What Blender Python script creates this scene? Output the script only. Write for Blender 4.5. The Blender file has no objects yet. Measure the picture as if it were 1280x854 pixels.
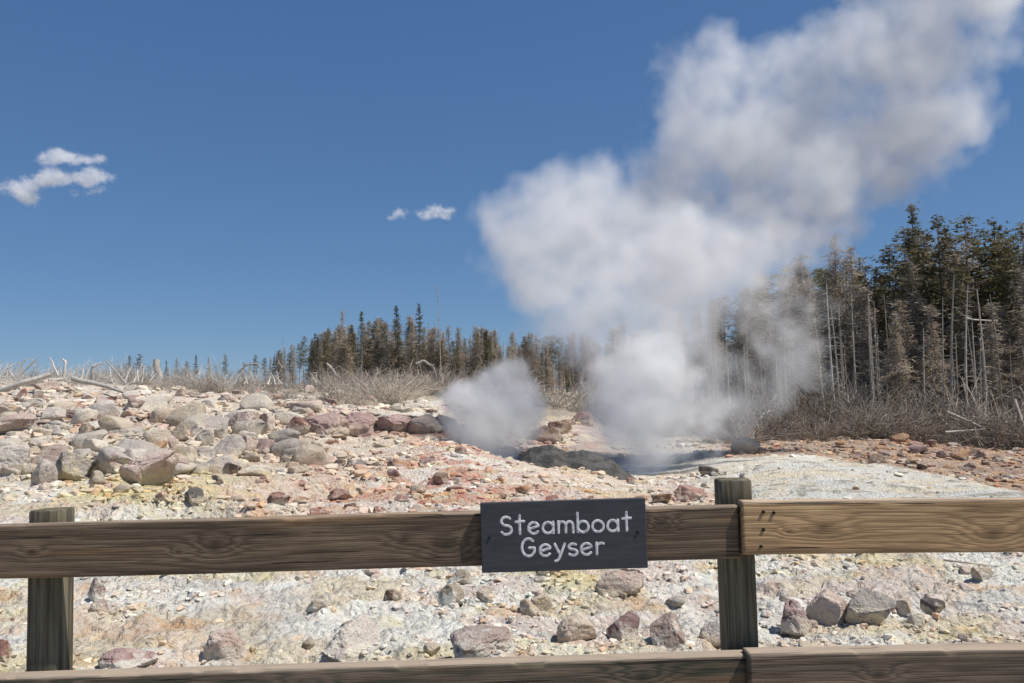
import bpy, bmesh, math, random
import numpy as np
from mathutils import Vector, Matrix

R = math.radians
SC = bpy.context.scene
COL = SC.collection
rng = np.random.default_rng(7)
random.seed(7)

# ------------------------------------------------------------------ camera model
F = 1030.0                      # focal length in photo pixels (1280 wide)
EYE = 1.5
PITCH = R(4.05)
ROLL = R(-1.3)
cam_data = bpy.data.cameras.new('camera')
cam = bpy.data.objects.new('camera', cam_data)
COL.objects.link(cam)
cam_data.sensor_width = 36.0
cam_data.lens = F / 1280 * 36.0
cam_data.clip_start = 0.05
cam_data.clip_end = 9000
MCAM = (Matrix.Rotation(math.pi/2 + PITCH, 4, 'X') @ Matrix.Rotation(ROLL, 4, 'Z'))
cam.matrix_world = Matrix.Translation((0, 0, EYE)) @ MCAM
SC.camera = cam
RM = np.array(MCAM.to_3x3())


def ray(px, py):
    d = RM @ np.array([(px-640)/F, (427-py)/F, -1.0])
    return d


def at(px, py, depth):
    """the point seen at pixel (px, py) of the photo, `depth` metres ahead"""
    d = ray(px, py)
    return np.array([0, 0, EYE]) + d * (depth/d[1])


def proj(P):
    P = np.asarray(P, float)
    q = (P - np.array([0, 0, EYE])) @ RM
    z = np.maximum(-q[..., 2], 1e-3)
    return 640 + F*q[..., 0]/z, 427 - F*q[..., 1]/z


# ------------------------------------------------------------------ noise
def _hash(ix, iy, iz, seed):
    h = (ix.astype(np.int64)*374761393 + iy.astype(np.int64)*668265263 + iz.astype(np.int64)*2147483647 + seed*1274126177) & 0xffffffff
    h = ((h ^ (h >> 13))*1274126177) & 0xffffffff
    h = ((h ^ (h >> 16))*2246822519) & 0xffffffff
    h = h ^ (h >> 15)
    return h.astype(np.float64)/4294967295.0


def vnoise(P, seed=0):
    P = np.asarray(P, float)
    i = np.floor(P)
    f = P - i
    f = f*f*f*(f*(f*6-15)+10)
    i = i.astype(np.int64)
    r = 0
    for dx in (0, 1):
        wx = f[..., 0] if dx else 1-f[..., 0]
        for dy in (0, 1):
            wy = f[..., 1] if dy else 1-f[..., 1]
            for dz in (0, 1):
                wz = f[..., 2] if dz else 1-f[..., 2]
                r = r + wx*wy*wz*_hash(i[..., 0]+dx, i[..., 1]+dy, i[..., 2]+dz, seed)
    return r


def fbm(P, oct=4, seed=0, gain=.5):
    P = np.asarray(P, float)
    a, s, t = 1.0, 0.0, 0
    for k in range(oct):
        t = t + a*vnoise(P*(2.03**k) + 17.3*k, seed+k)
        s += a
        a *= gain
    return t/s


def sstep(a, b, x):
    t = np.clip((x-a)/(b-a), 0, 1)
    return t*t*(3-2*t)


# ------------------------------------------------------------------ scene helpers
def tag(o, label=None, cat=None, group=None, kind=None):
    if label: o['label'] = label
    if cat: o['category'] = cat
    if group: o['group'] = group
    if kind: o['kind'] = kind
    return o


def make_mesh(name, V, Fc, mats=(), smooth=True, mi=None, cols=None):
    me = bpy.data.meshes.new(name)
    if isinstance(Fc, np.ndarray):
        nf, k = Fc.shape
        me.vertices.add(len(V)); me.vertices.foreach_set('co', np.asarray(V, np.float32).ravel())
        me.loops.add(nf*k); me.loops.foreach_set('vertex_index', Fc.astype(np.int32).ravel())
        me.polygons.add(nf); me.polygons.foreach_set('loop_start', np.arange(0, nf*k, k, dtype=np.int32))
        me.update(calc_edges=True)
    else:
        me.from_pydata([tuple(v) for v in V], [], [tuple(f) for f in Fc])
    for m in mats: me.materials.append(m)
    if mi is not None: me.polygons.foreach_set('material_index', np.asarray(mi, np.int32))
    me.polygons.foreach_set('use_smooth', np.full(len(me.polygons), bool(smooth)))
    if cols is not None:
        at_ = me.color_attributes.new('tint', 'FLOAT_COLOR', 'POINT')
        c = np.ones((len(V), 4), np.float32); c[:, :3] = cols
        at_.data.foreach_set('color', c.ravel())
    me.update()
    return me


def link(name, me, parent=None, loc=None):
    o = bpy.data.objects.new(name, me)
    COL.objects.link(o)
    if parent is not None: o.parent = parent
    if loc is not None: o.location = tuple(loc)
    return o


def empty(name, loc=(0, 0, 0), rz=0.0):
    o = bpy.data.objects.new(name, None)
    o.empty_display_size = .2
    COL.objects.link(o)
    o.location = tuple(loc); o.rotation_euler = (0, 0, rz)
    return o


def copy_tree(o, kids, parent=None):
    c = o.copy(); COL.objects.link(c)
    if parent is not None: c.parent = parent
    for k in kids.get(o.name, ()):
        copy_tree(k, kids, c)
    return c


# ------------------------------------------------------------------ material helpers
def new_mat(name):
    m = bpy.data.materials.new(name); m.use_nodes = True
    nt = m.node_tree
    b = nt.nodes['Principled BSDF']
    b.inputs['Roughness'].default_value = .9
    b.inputs['Specular IOR Level'].default_value = .15
    return m, nt, b


def nd(nt, t, **kw):
    n = nt.nodes.new(t)
    for k, v in kw.items(): setattr(n, k, v)
    return n


def math_(nt, op, a, b=None, c=None, clamp=False):
    n = nt.nodes.new('ShaderNodeMath'); n.operation = op; n.use_clamp = clamp
    for i, v in enumerate((a, b, c)):
        if v is None: continue
        if isinstance(v, (int, float)): n.inputs[i].default_value = v
        else: nt.links.new(v, n.inputs[i])
    return n.outputs[0]


def noise_(nt, vec, scale, detail=4, rough=.55, dist=0.0):
    n = nt.nodes.new('ShaderNodeTexNoise')
    n.inputs['Scale'].default_value = scale; n.inputs['Detail'].default_value = detail
    n.inputs['Roughness'].default_value = rough; n.inputs['Distortion'].default_value = dist
    if vec is not None: nt.links.new(vec, n.inputs['Vector'])
    return n.outputs['Fac']


def mix_(nt, fac, a, b, mode='MIX'):
    n = nt.nodes.new('ShaderNodeMix'); n.data_type = 'RGBA'; n.blend_type = mode
    n.clamp_factor = True
    for s, v in ((n.inputs[0], fac), (n.inputs[6], a), (n.inputs[7], b)):
        if isinstance(v, (int, float)): s.default_value = v
        elif isinstance(v, tuple): s.default_value = (*v[:3], 1)
        else: nt.links.new(v, s)
    return n.outputs[2]


def rng_(nt, v, a, b, c=0.0, d=1.0):
    n = nt.nodes.new('ShaderNodeMapRange'); n.interpolation_type = 'SMOOTHSTEP'
    nt.links.new(v, n.inputs[0])
    for i, x in enumerate((a, b, c, d)): n.inputs[i+1].default_value = x
    return n.outputs[0]


def bump_(nt, bsdf, h, strength, dist, normal=None):
    n = nt.nodes.new('ShaderNodeBump')
    n.inputs['Strength'].default_value = strength; n.inputs['Distance'].default_value = dist
    nt.links.new(h, n.inputs['Height'])
    if normal is not None: nt.links.new(normal, n.inputs['Normal'])
    if bsdf is not None: nt.links.new(n.outputs[0], bsdf.inputs['Normal'])
    return n.outputs[0]


def mapping_(nt, vec, scale):
    n = nt.nodes.new('ShaderNodeMapping')
    n.inputs['Scale'].default_value = scale
    nt.links.new(vec, n.inputs['Vector'])
    return n.outputs[0]


# ------------------------------------------------------------------ sky and sun
SUN = Vector((0.56, -0.17, 1.0)).normalized()
el = math.asin(SUN.z); az = math.atan2(SUN.x, SUN.y)
w = bpy.data.worlds.new('World'); SC.world = w; w.use_nodes = True
nt = w.node_tree
bg = nt.nodes['Background']
sky = nt.nodes.new('ShaderNodeTexSky')
sky.sky_type = 'NISHITA'; sky.sun_disc = False
sky.sun_elevation = el; sky.sun_rotation = az
sky.altitude = 2300; sky.air_density = 1.0; sky.dust_density = 0.0; sky.ozone_density = 10
sp = nt.nodes.new('ShaderNodeSeparateColor'); cb = nt.nodes.new('ShaderNodeCombineColor')
nt.links.new(sky.outputs[0], sp.inputs[0])
for k_, (ex_, am_) in enumerate(((.74, .83), (.63, 1.09), (.50, 1.62))):      # clear, dry high-altitude sky: deep blue almost to the horizon
    pw = nt.nodes.new('ShaderNodeMath'); pw.operation = 'POWER'; pw.inputs[1].default_value = ex_
    ml = nt.nodes.new('ShaderNodeMath'); ml.operation = 'MULTIPLY'; ml.inputs[1].default_value = am_
    nt.links.new(sp.outputs[k_], pw.inputs[0]); nt.links.new(pw.outputs[0], ml.inputs[0]); nt.links.new(ml.outputs[0], cb.inputs[k_])
nt.links.new(cb.outputs[0], bg.inputs[0])
bg.inputs[1].default_value = 0.116
sl = bpy.data.lights.new('sun', 'SUN'); sl.energy = 4.85; sl.angle = R(.53); sl.color = (1, .955, .89)
so = bpy.data.objects.new('sun', sl); COL.objects.link(so)
so.rotation_euler = SUN.to_track_quat('Z', 'Y').to_euler()
SC.view_settings.view_transform = 'Standard'
SC.view_settings.look = 'None'
SC.view_settings.exposure = 0.1
SC.view_settings.gamma = 1.0

# ------------------------------------------------------------------ terrain
DEP = np.array([2.0, 5, 6.5, 9, 13, 18, 24, 30, 31.3, 38, 48, 60, 90, 140])
XC = np.array([-40, 150, 307, 450, 560, 640, 720, 800, 900, 972, 1100, 1300.])
TB = np.array([   # photo rows of the ground at each depth, one line per column
    [1600, 936, 839, 739, 646, 586, 546, 522, 518, 501, 480, 478, 484, 492],
    [1600, 932, 835, 737, 644, 584, 545, 522, 518, 501, 483, 478, 484, 490],
    [1600, 929, 832, 737, 648, 599, 564, 537, 530, 509, 494, 488, 486, 488],
    [1600, 926, 829, 736, 653, 607, 580, 548, 520, 510, 498, 490, 482, 480],
    [1600, 924, 827, 735, 652, 604, 555, 548, 526, 514, 502, 492, 484, 482],
    [1600, 922, 825, 733, 652, 609, 574, 592, 588, 556, 524, 507, 492, 486],
    [1600, 920, 823, 732, 653, 616, 588, 592, 588, 560, 524, 510, 496, 488],
    [1600, 919, 822, 732, 655, 622, 604, 588, 585, 567, 552, 537, 518, 508],
    [1600, 917, 820, 730, 653, 617, 592, 573, 571, 560, 548, 533, 515, 506],
    [1600, 915, 818, 728, 648, 611, 583, 568, 567, 557, 546, 530, 516, 506],
    [1600, 912, 815, 725, 650, 618, 595, 577, 573, 560, 545, 530, 514, 504],
    [1600, 908, 811, 722, 651, 624, 609, 588, 584, 569, 552, 536, 516, 506]])
ND, NX = 260, 240
_ld = np.log(DEP)
LD = np.linspace(_ld[0], _ld[-1], ND)
XG = np.linspace(-40, 1300, NX)
T1 = np.zeros((len(XC), ND))
for i in range(len(XC)):
    zz = []
    for j, d in enumerate(DEP):
        zz.append(at(XC[i], TB[i, j], d)[2])
    zz[0] = -.55
    T1[i] = np.interp(LD, _ld, zz)
T2 = np.zeros((NX, ND))
for j in range(ND): T2[:, j] = np.interp(XG, XC, T1[:, j])


def _blur(a, n, ax):
    k = np.hanning(2*n+3)[1:-1]; k /= k.sum()
    p = np.pad(a, [(n, n) if i == ax else (0, 0) for i in range(2)], mode='edge')
    return np.apply_along_axis(lambda v: np.convolve(v, k, 'valid'), ax, p)


T2 = _blur(T2, 9, 0)
T2 = _blur(T2, 3, 1)


def base_h(x, y):
    y_ = np.maximum(y, .5)
    px = 640 + F*x/np.maximum(y_, 2.0)
    fi = np.clip((px-XG[0])/(XG[-1]-XG[0])*(NX-1), 0, NX-1.001)
    fj = np.clip((np.log(y_)-LD[0])/(LD[-1]-LD[0])*(ND-1), 0, ND-1.001)
    i = fi.astype(int); j = fj.astype(int); u = fi-i; v = fj-j
    return (T2[i, j]*(1-u)+T2[i+1, j]*u)*(1-v) + (T2[i, j+1]*(1-u)+T2[i+1, j+1]*u)*v


def zone_masks(x, y):
    px = 640 + F*x/np.maximum(y, 1.0)
    edge = np.interp(px, [850, 900, 1000, 1100, 1140, 1192, 1243, 1290], [31.0, 30.5, 29.7, 28.0, 26.3, 24.0, 21.5, 19.5])
    near = np.interp(px, [800, 900, 960, 1060, 1300], [24.5, 17.5, 13.6, 11.2, 10.5])
    wob = (fbm(np.stack([x*.5, y*.5, x*0], -1), 3, 5)-.5)*3
    apron = sstep(-.8, .8, edge+wob*.5-y)*sstep(-1.0, 1.0, y-near+wob)*sstep(840, 900, px)
    return px, apron, edge, wob


def ground_h(x, y, detail=True):
    x = np.asarray(x, float); y = np.asarray(y, float)
    z = base_h(x, y)
    if not detail: return z
    px, apron, edge, wob = zone_masks(x, y)
    P = np.stack([x, y, np.zeros_like(x)], -1)
    fade = sstep(2.5, 5, y)
    ll = sstep(620, 330, px)*sstep(9, 14, y)*sstep(60, 40, y)        # the stepped left slope
    amp = (.10 + .20*ll + .25*sstep(36, 60, y))*(1-.88*apron)
    n1 = fbm(P*np.array([.55, .75, 1]), 4, 11)-.5
    rid = 1-np.abs(2*fbm(P*np.array([1.3, 2.1, 1]), 4, 23)-1)
    n3 = fbm(P*np.array([4.6, 5.5, 1]), 4, 41, .6)-.5
    z = z + fade*(amp*2.0*n1 + .16*(1-.9*apron)*(rid-.75) + .115*(1-.6*apron)*n3 + .05*(1-.8*apron)*sstep(24, 12, y)*(fbm(P*np.array([13, 13, 1]), 3, 47, .6)-.5) - .09*(1-apron)*sstep(30, 15, y)*sstep(.955, .995, 1-np.abs(2*fbm(P*np.array([1.0, 1.9, 1])+90, 4, 53)-1)))
    # terraces on the left slope
    st = .42
    q = z/st + .6*(fbm(P*.25, 2, 77)-.5)
    fr = q-np.floor(q)
    z = z + ll*.55*st*(sstep(.25, .75, fr)-fr)
    # low swells on the pale apron
    z = z + apron*(.26*(fbm(P*np.array([.45, .9, 1]), 4, 91)-.5) - .10*sstep(.93, .99, 1-np.abs(2*fbm(P*np.array([.5, 1.3, 1])+40, 4, 97)-1)))
    return z


def ground_hit(px, py):
    """where the line of sight through a photo pixel meets the bare ground"""
    d = ray(px, py); d = d/d[1]
    ys = np.exp(np.linspace(np.log(3.5), np.log(140), 1500))
    zr = EYE + d[2]*ys
    zg = ground_h(d[0]*ys, ys)
    k = np.nonzero(zr <= zg)[0]
    i = k[0] if len(k) else len(ys)-1
    return np.array([d[0]*ys[i], ys[i], zg[i]])


# the sheet itself
CREAM = np.array([.66, .575, .43]); WHITE = np.array([.80, .77, .69]); YEL = np.array([.68, .59, .25])
ORA = np.array([.60, .32, .12]); RED = np.array([.36, .125, .08]); PINK = np.array([.52, .31, .24])
GREY = np.array([.40, .37, .33]); BROWN = np.array([.22, .135, .09]); DARK = np.array([.06, .058, .055]); SOIL = np.array([.20, .16, .115])


def ground_color(x, y, z):
    P = np.stack([x, y, z*0], -1)
    px, py = proj(np.stack([x, y, z], -1))
    _, apron, edge, wob = zone_masks(x, y)
    sc = np.clip(10/np.maximum(y, 4), .25, 1.6)[..., None]           # broad stains farther off, small ones near
    big = fbm(P*.35, 4, 201); m1 = fbm(P*np.array([1.1, 1.4, 1]), 4, 211); m2 = fbm(P*np.array([1.7, 2.1, 1])+31, 4, 223)
    m3 = fbm(P*np.array([2.6, 3.3, 1])+71, 4, 231); f1 = fbm(P*7.0, 3, 241)
    fgw = sstep(13, 9, y)*.07
    c = CREAM + (WHITE-CREAM)*sstep(.43-fgw, .58-fgw, m1)[..., None]

    def lay(col, m):
        nonlocal c
        m = np.clip(m, 0, 1)[..., None]
        c = c*(1-m) + col*m
    lay(GREY*1.15, .4*sstep(.54, .68, fbm(P*np.array([.9, 1.3, 1])+5, 4, 261)))
    def blob(cx, cy, rx, ry): return np.exp(-(((px-cx)/rx)**2+((py-cy)/ry)**2)*1.2)
    yz = blob(170, 612, 110, 22)+.9*blob(250, 600, 60, 25)+.8*blob(715, 722, 60, 30)+.6*blob(420, 612, 70, 16)+.5*blob(1130, 705, 120, 16)+.5*blob(590, 545, 60, 14)+.6*blob(330, 560, 120, 30)
    lay(YEL, .85*np.clip(yz, 0, 1)*sstep(.30, .54, m2))
    lay(YEL, .35*sstep(.60, .70, m2))
    oz = blob(470, 600, 190, 45)+.5*blob(720, 620, 160, 25)+.35*blob(230, 790, 140, 45)+.5*blob(1220, 745, 60, 20)+.8*blob(560, 550, 50, 14)+.3*blob(100, 740, 120, 40)
    lay(ORA, .85*np.clip(oz, 0, 1)*sstep(.44, .58, m3))
    lay(ORA, .4*sstep(.645, .70, m3))
    rz = blob(480, 620, 170, 42)+1.0*blob(560, 570, 90, 24)+.5*blob(660, 615, 130, 24)+.7*blob(860, 618, 70, 14)+.4*blob(640, 630, 100, 18)+.35*blob(790, 780, 80, 30)+.4*blob(180, 825, 90, 14)
    lay(RED*1.25, .9*np.clip(rz, 0, 1)*sstep(.47, .57, fbm(P*np.array([2.0, 2.7, 1])+13, 4, 271)))
    lay(PINK, .5*np.clip(rz, 0, 1)*sstep(.47, .58, m1))
    lay(WHITE*.97, .8*np.clip(rz, 0, 1)*sstep(.53, .60, fbm(P*np.array([.9, 1.5, 1])+83, 4, 291)))
    lay(PINK, .32*sstep(.57, .68, fbm(P*np.array([1.2, 1.6, 1])+57, 4, 281)))
    # upper left slope: pinkish grey, brown scree
    up = sstep(12, 25, y)*sstep(560, 400, px)*.8 + .2*sstep(20, 30, y)*sstep(640, 520, px)
    lay(np.array([.55, .465, .385]), .6*up)
    lay(np.array([.37, .235, .175]), up*.65*sstep(.50, .62, m2))
    lay(np.array([.70, .65, .56]), up*.6*sstep(.52, .62, m3))
    # step face of the red ledge
    led = sstep(29.6, 30.2, y)*sstep(32.0, 31.0, y)*sstep(345, 395, px)*sstep(610, 570, px)
    lay(RED*.95, .85*led)
    # pale apron with bluish and ochre streaks running across it
    lay(np.array([.64, .61, .53]), apron)
    wq = fbm(P*.6+3, 3, 307)*2.4
    Ps = np.stack([x*.45+y*.12+wq, y*1.2-x*.18+wq*.9, z*0], -1)
    s1 = fbm(Ps*1.2, 5, 301); s2 = fbm(Ps*2.2+9, 5, 311)
    lay(np.array([.50, .53, .545]), apron*.4*sstep(.50, .62, s1))
    lay(np.array([.60, .52, .38]), apron*.85*sstep(.49, .62, s2))
    lay(np.array([.22, .20, .17]), apron*.75*sstep(.60, .66, fbm(Ps*3.1+21, 5, 321)))
    # red-brown bank behind the apron
    bank = sstep(0, .8, y-edge+wob*.4)*sstep(860, 930, px)*sstep(60, 44, y)
    lay(BROWN*1.0, bank)
    lay(np.array([.27, .145, .095]), bank*.85*sstep(.45, .58, m2))
    lay(ORA*.85, bank*.8*sstep(.56, .64, m3))
    lay(np.array([.40, .32, .25]), bank*.5*sstep(.56, .66, m1))
    # wet grey basin round the vents
    bas = sstep(25.2, 26.5, y)*sstep(40, 36, y)*sstep(570, 620, px)*sstep(920, 860, px)
    lay(np.array([.27, .255, .245]), .85*bas)
    lay(np.array([.52, .50, .47]), bas*.6*sstep(.5, .6, m1))
    rb = sstep(33, 37, y)*sstep(56, 48, y)*sstep(570, 640, px)*sstep(800, 740, px)
    lay(np.array([.34, .18, .14]), .8*rb*sstep(.40, .55, m1))
    # forest floor
    ff = np.clip(sstep(44, 54, y), 0, 1)
    lay(SOIL*1.2, ff*.9)
    lay(np.array([.36, .31, .24]), ff*.5*sstep(.5, .62, m1))
    c = c*(.74+.52*f1[..., None])
    mean = c.mean(-1, keepdims=True); c = mean+(c-mean)*1.18
    return np.clip(c, .02, .85)


NU, NR = 760, 640
U = np.linspace(-1.15, 1.15, NU)
YR = np.concatenate([np.array([-6, -2, 0, 1.5, 2.5]), np.exp(np.linspace(np.log(3.4), np.log(140), NR-25)), np.exp(np.linspace(np.log(150), np.log(7000), 20))])
NR = len(YR)
UU, YY = np.meshgrid(U, YR)
XX = UU*(np.maximum(YY, 0)*.85 + 4.0)
ZZ = ground_h(XX, np.maximum(YY, 2.0))
ZZ = np.where(YY > 140, ZZ - (YY-140)*.012, ZZ)
V = np.stack([XX, YY, ZZ], -1).reshape(-1, 3)
idx = np.arange(NR*NU).reshape(NR, NU)
FA = np.stack([idx[:-1, :-1], idx[:-1, 1:], idx[1:, 1:], idx[1:, :-1]], -1).reshape(-1, 4)
gc = ground_color(V[:, 0], np.maximum(V[:, 1], 2.0), V[:, 2])

m_ground, nt, b = new_mat('sinter_ground')
geo = nd(nt, 'ShaderNodeNewGeometry'); pos = geo.outputs['Position']
att = nd(nt, 'ShaderNodeVertexColor', layer_name='tint')
n1 = noise_(nt, pos, 9, 6, .65); n2 = noise_(nt, pos, 38, 5, .65); n3 = noise_(nt, pos, 2.2, 5, .6)
c = mix_(nt, rng_(nt, n1, .35, .65), att.outputs[0], mix_(nt, .35, att.outputs[0], (.82, .79, .71)))
c = mix_(nt, rng_(nt, n2, .56, .72, 0, .55), c, mix_(nt, .5, c, (.36, .25, .16)))
c = mix_(nt, rng_(nt, n2, .44, .28, 0, .5), c, (.78, .74, .65))
nt.links.new(c, b.inputs['Base Color'])
vo = nd(nt, 'ShaderNodeTexVoronoi'); vo.inputs['Scale'].default_value = 14; nt.links.new(pos, vo.inputs['Vector'])
h = math_(nt, 'ADD', math_(nt, 'MULTIPLY', n1, 1.0), math_(nt, 'MULTIPLY', vo.outputs['Distance'], -.5))
h = math_(nt, 'ADD', h, math_(nt, 'MULTIPLY', n2, .35))
bump_(nt, b, h, 1.0, .11)
g = link('ground', make_mesh('ground', V, FA, [m_ground], True, cols=gc))
tag(g, kind='structure')

# ------------------------------------------------------------------ rocks
_ico = {}


def ico(n):
    if n not in _ico:
        bm = bmesh.new(); bmesh.ops.create_icosphere(bm, subdivisions=n, radius=1)
        _ico[n] = (np.array([v.co[:] for v in bm.verts]), np.array([[v.index for v in f.verts] for f in bm.faces]))
        bm.free()
    return _ico[n]


def rock_shape(seed, w, d, h, sub=4, block=.5, rough=.1):
    r = np.random.default_rng(seed)
    D, Fc = ico(sub)
    k = 1 - .55*block
    P = np.sign(D)*np.abs(D)**k
    P = P/np.max(np.abs(P))
    for _ in range(8+int(10*block)):
        n = r.normal(size=3); n[2] *= .8; n /= np.linalg.norm(n)
        o = r.uniform(.42, .80)
        s = P @ n
        P = P - np.outer(np.maximum(s-o, 0)*.97, n)
    off = r.uniform(0, 50, 3)
    n1 = fbm(D*1.5+off, 3, 3)-.5
    n2 = fbm(D*4.5+off, 4, 9, .6)-.5
    n3 = 1-np.abs(2*fbm(D*np.array([2.2, 2.2, 4.5])+off+9, 3, 15)-1)
    P = P*(1 + .55*rough*3.2*n1 + rough*1.9*n2 - rough*.9*np.maximum(n3-.84, 0)*6)[:, None]
    P[:, :2] *= (1 + rough*.9*(vnoise(np.stack([P[:, 2]*5+off[0], P[:, 0]*.6, P[:, 1]*.6], -1), 4)-.5))[:, None]
    P = P - (P.max(0)+P.min(0))/2
    P = P/(P.max(0)-P.min(0))
    return P*np.array([w, d, h]), Fc


def rock_mat(name, a, bcol, stain, dust=(.58, .53, .46)):
    m, nt, b = new_mat(name)
    tc = nd(nt, 'ShaderNodeNewGeometry'); p = tc.outputs['Position']
    n1 = noise_(nt, p, 2.6, 6, .62, .4); n2 = noise_(nt, p, 11, 6, .65); n3 = noise_(nt, p, 45, 4, .6); n4 = noise_(nt, p, 5.2, 4, .6)
    c = mix_(nt, rng_(nt, n1, .38, .62), a, bcol)
    c = mix_(nt, rng_(nt, n4, .55, .68, 0, .8), c, stain)
    c = mix_(nt, rng_(nt, n2, .5, .66, 0, .6), c, dust)
    c = mix_(nt, rng_(nt, n3, .55, .7, 0, .45), c, tuple(x*.45 for x in a))
    oi = nd(nt, 'ShaderNodeObjectInfo')
    c = mix_(nt, 1.0, c, math_(nt, 'MULTIPLY_ADD', oi.outputs['Random'], .5, .72), 'MULTIPLY')
    cr = nd(nt, 'ShaderNodeVertexColor', layer_name='tint')
    c = mix_(nt, rng_(nt, math_(nt, 'ADD', cr.outputs['Alpha'], math_(nt, 'MULTIPLY', math_(nt, 'SUBTRACT', n2, .5), 1.3)), .35, .75, 0, .85), c, cr.outputs[0])
    nt.links.new(c, b.inputs['Base Color'])
    h = math_(nt, 'ADD', math_(nt, 'MULTIPLY', n2, 1.0), math_(nt, 'MULTIPLY', n3, .4))
    bump_(nt, b, h, 1.0, .06)
    return m


RM_ = {
    'grey': rock_mat('grey_rock', (.44, .39, .34), (.53, .47, .41), (.38, .28, .23)),
    'pink': rock_mat('pinkish_rock', (.47, .35, .295), (.54, .43, .365), (.36, .21, .17)),
    'tan': rock_mat('tan_rock', (.50, .42, .32), (.45, .37, .28), (.52, .38, .20)),
    'cream': rock_mat('cream_rock', (.60, .54, .45), (.53, .47, .40), (.58, .50, .30), (.68, .64, .57)),
    'red': rock_mat('red_rock', (.30, .15, .115), (.38, .235, .19), (.23, .10, .075), (.50, .40, .33)),
    'purple': rock_mat('purple_rock', (.33, .215, .195), (.40, .29, .26), (.24, .12, .10), (.52, .45, .40)),
    'brown': rock_mat('brown_rock', (.24, .165, .12), (.31, .22, .165), (.36, .20, .11), (.44, .36, .29)),
    'dark': rock_mat('dark_rock', (.17, .15, .135), (.25, .22, .195), (.20, .14, .11), (.36, .33, .30)),
    'rust': rock_mat('rust_rock', (.42, .25, .14), (.36, .21, .13), (.46, .30, .14), (.55, .45, .34)),
}
ROCKN = {'n': 0}
RLIST = []


def put_rock(px, base, wpx, hpx, tint, label, group=None, block=.5, rough=.1, name='rock', sub=4, flat=None, tilt=6, dk=.8, cat='rock'):
    ROCKN['n'] += 1
    seed = 1000+ROCKN['n']*13
    r = random.Random(seed)
    p = ground_hit(px, base-1)
    m = p[1]/F
    wd, hh = wpx*m*1.06, hpx*m*1.0
    dp = wd*dk if flat is None else wd*flat
    hh += .22*dp*abs(EYE-p[2])/p[1]
    sink = .38*hh
    P, Fc = rock_shape(seed, wd, dp, hh+sink, sub, block, rough)
    gcol_ = ground_color(np.array([p[0]]), np.array([p[1]]), np.array([p[2]]))
    me = make_mesh(name, P, Fc, [RM_[tint]], True, cols=np.repeat(gcol_, len(P), 0))
    # mineral crust: patches on the foot of the rock and, thinner, on its top
    cz = (P[:, 2]+(hh+sink)/2-sink)/max(hh, 1e-4)
    cn = fbm(P/max(wd, .05)*3.5+seed, 3, seed)
    ca = np.clip(1.25-cz*1.6, 0, 1)*1.0*sstep(.3, .62, cn+.12) + .5*sstep(.48, .64, fbm(P/max(wd, .05)*2.2+seed*.7, 3, 19))*sstep(.4, .8, cz)
    dat = np.ones((len(P), 4), np.float32); dat[:, :3] = np.maximum(gcol_, [.40, .34, .27])*.6+.4*np.array([.60, .54, .44]); dat[:, 3] = ca
    me.color_attributes['tint'].data.foreach_set('color', dat.ravel())
    RLIST.append((p[0], p[1]+dp*.4, wd, dp))
    o = link(name, me)
    o.location = (p[0]*(1+dp*.4/p[1]), p[1]+dp*.4, ground_h(p[0], p[1]+.0)+(hh+sink)/2-sink)
    o.rotation_euler = (R(r.uniform(-tilt, tilt)), R(r.uniform(-tilt, tilt)), R(r.uniform(-25, 25)))
    tag(o, label, cat, group)
    return o


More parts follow.
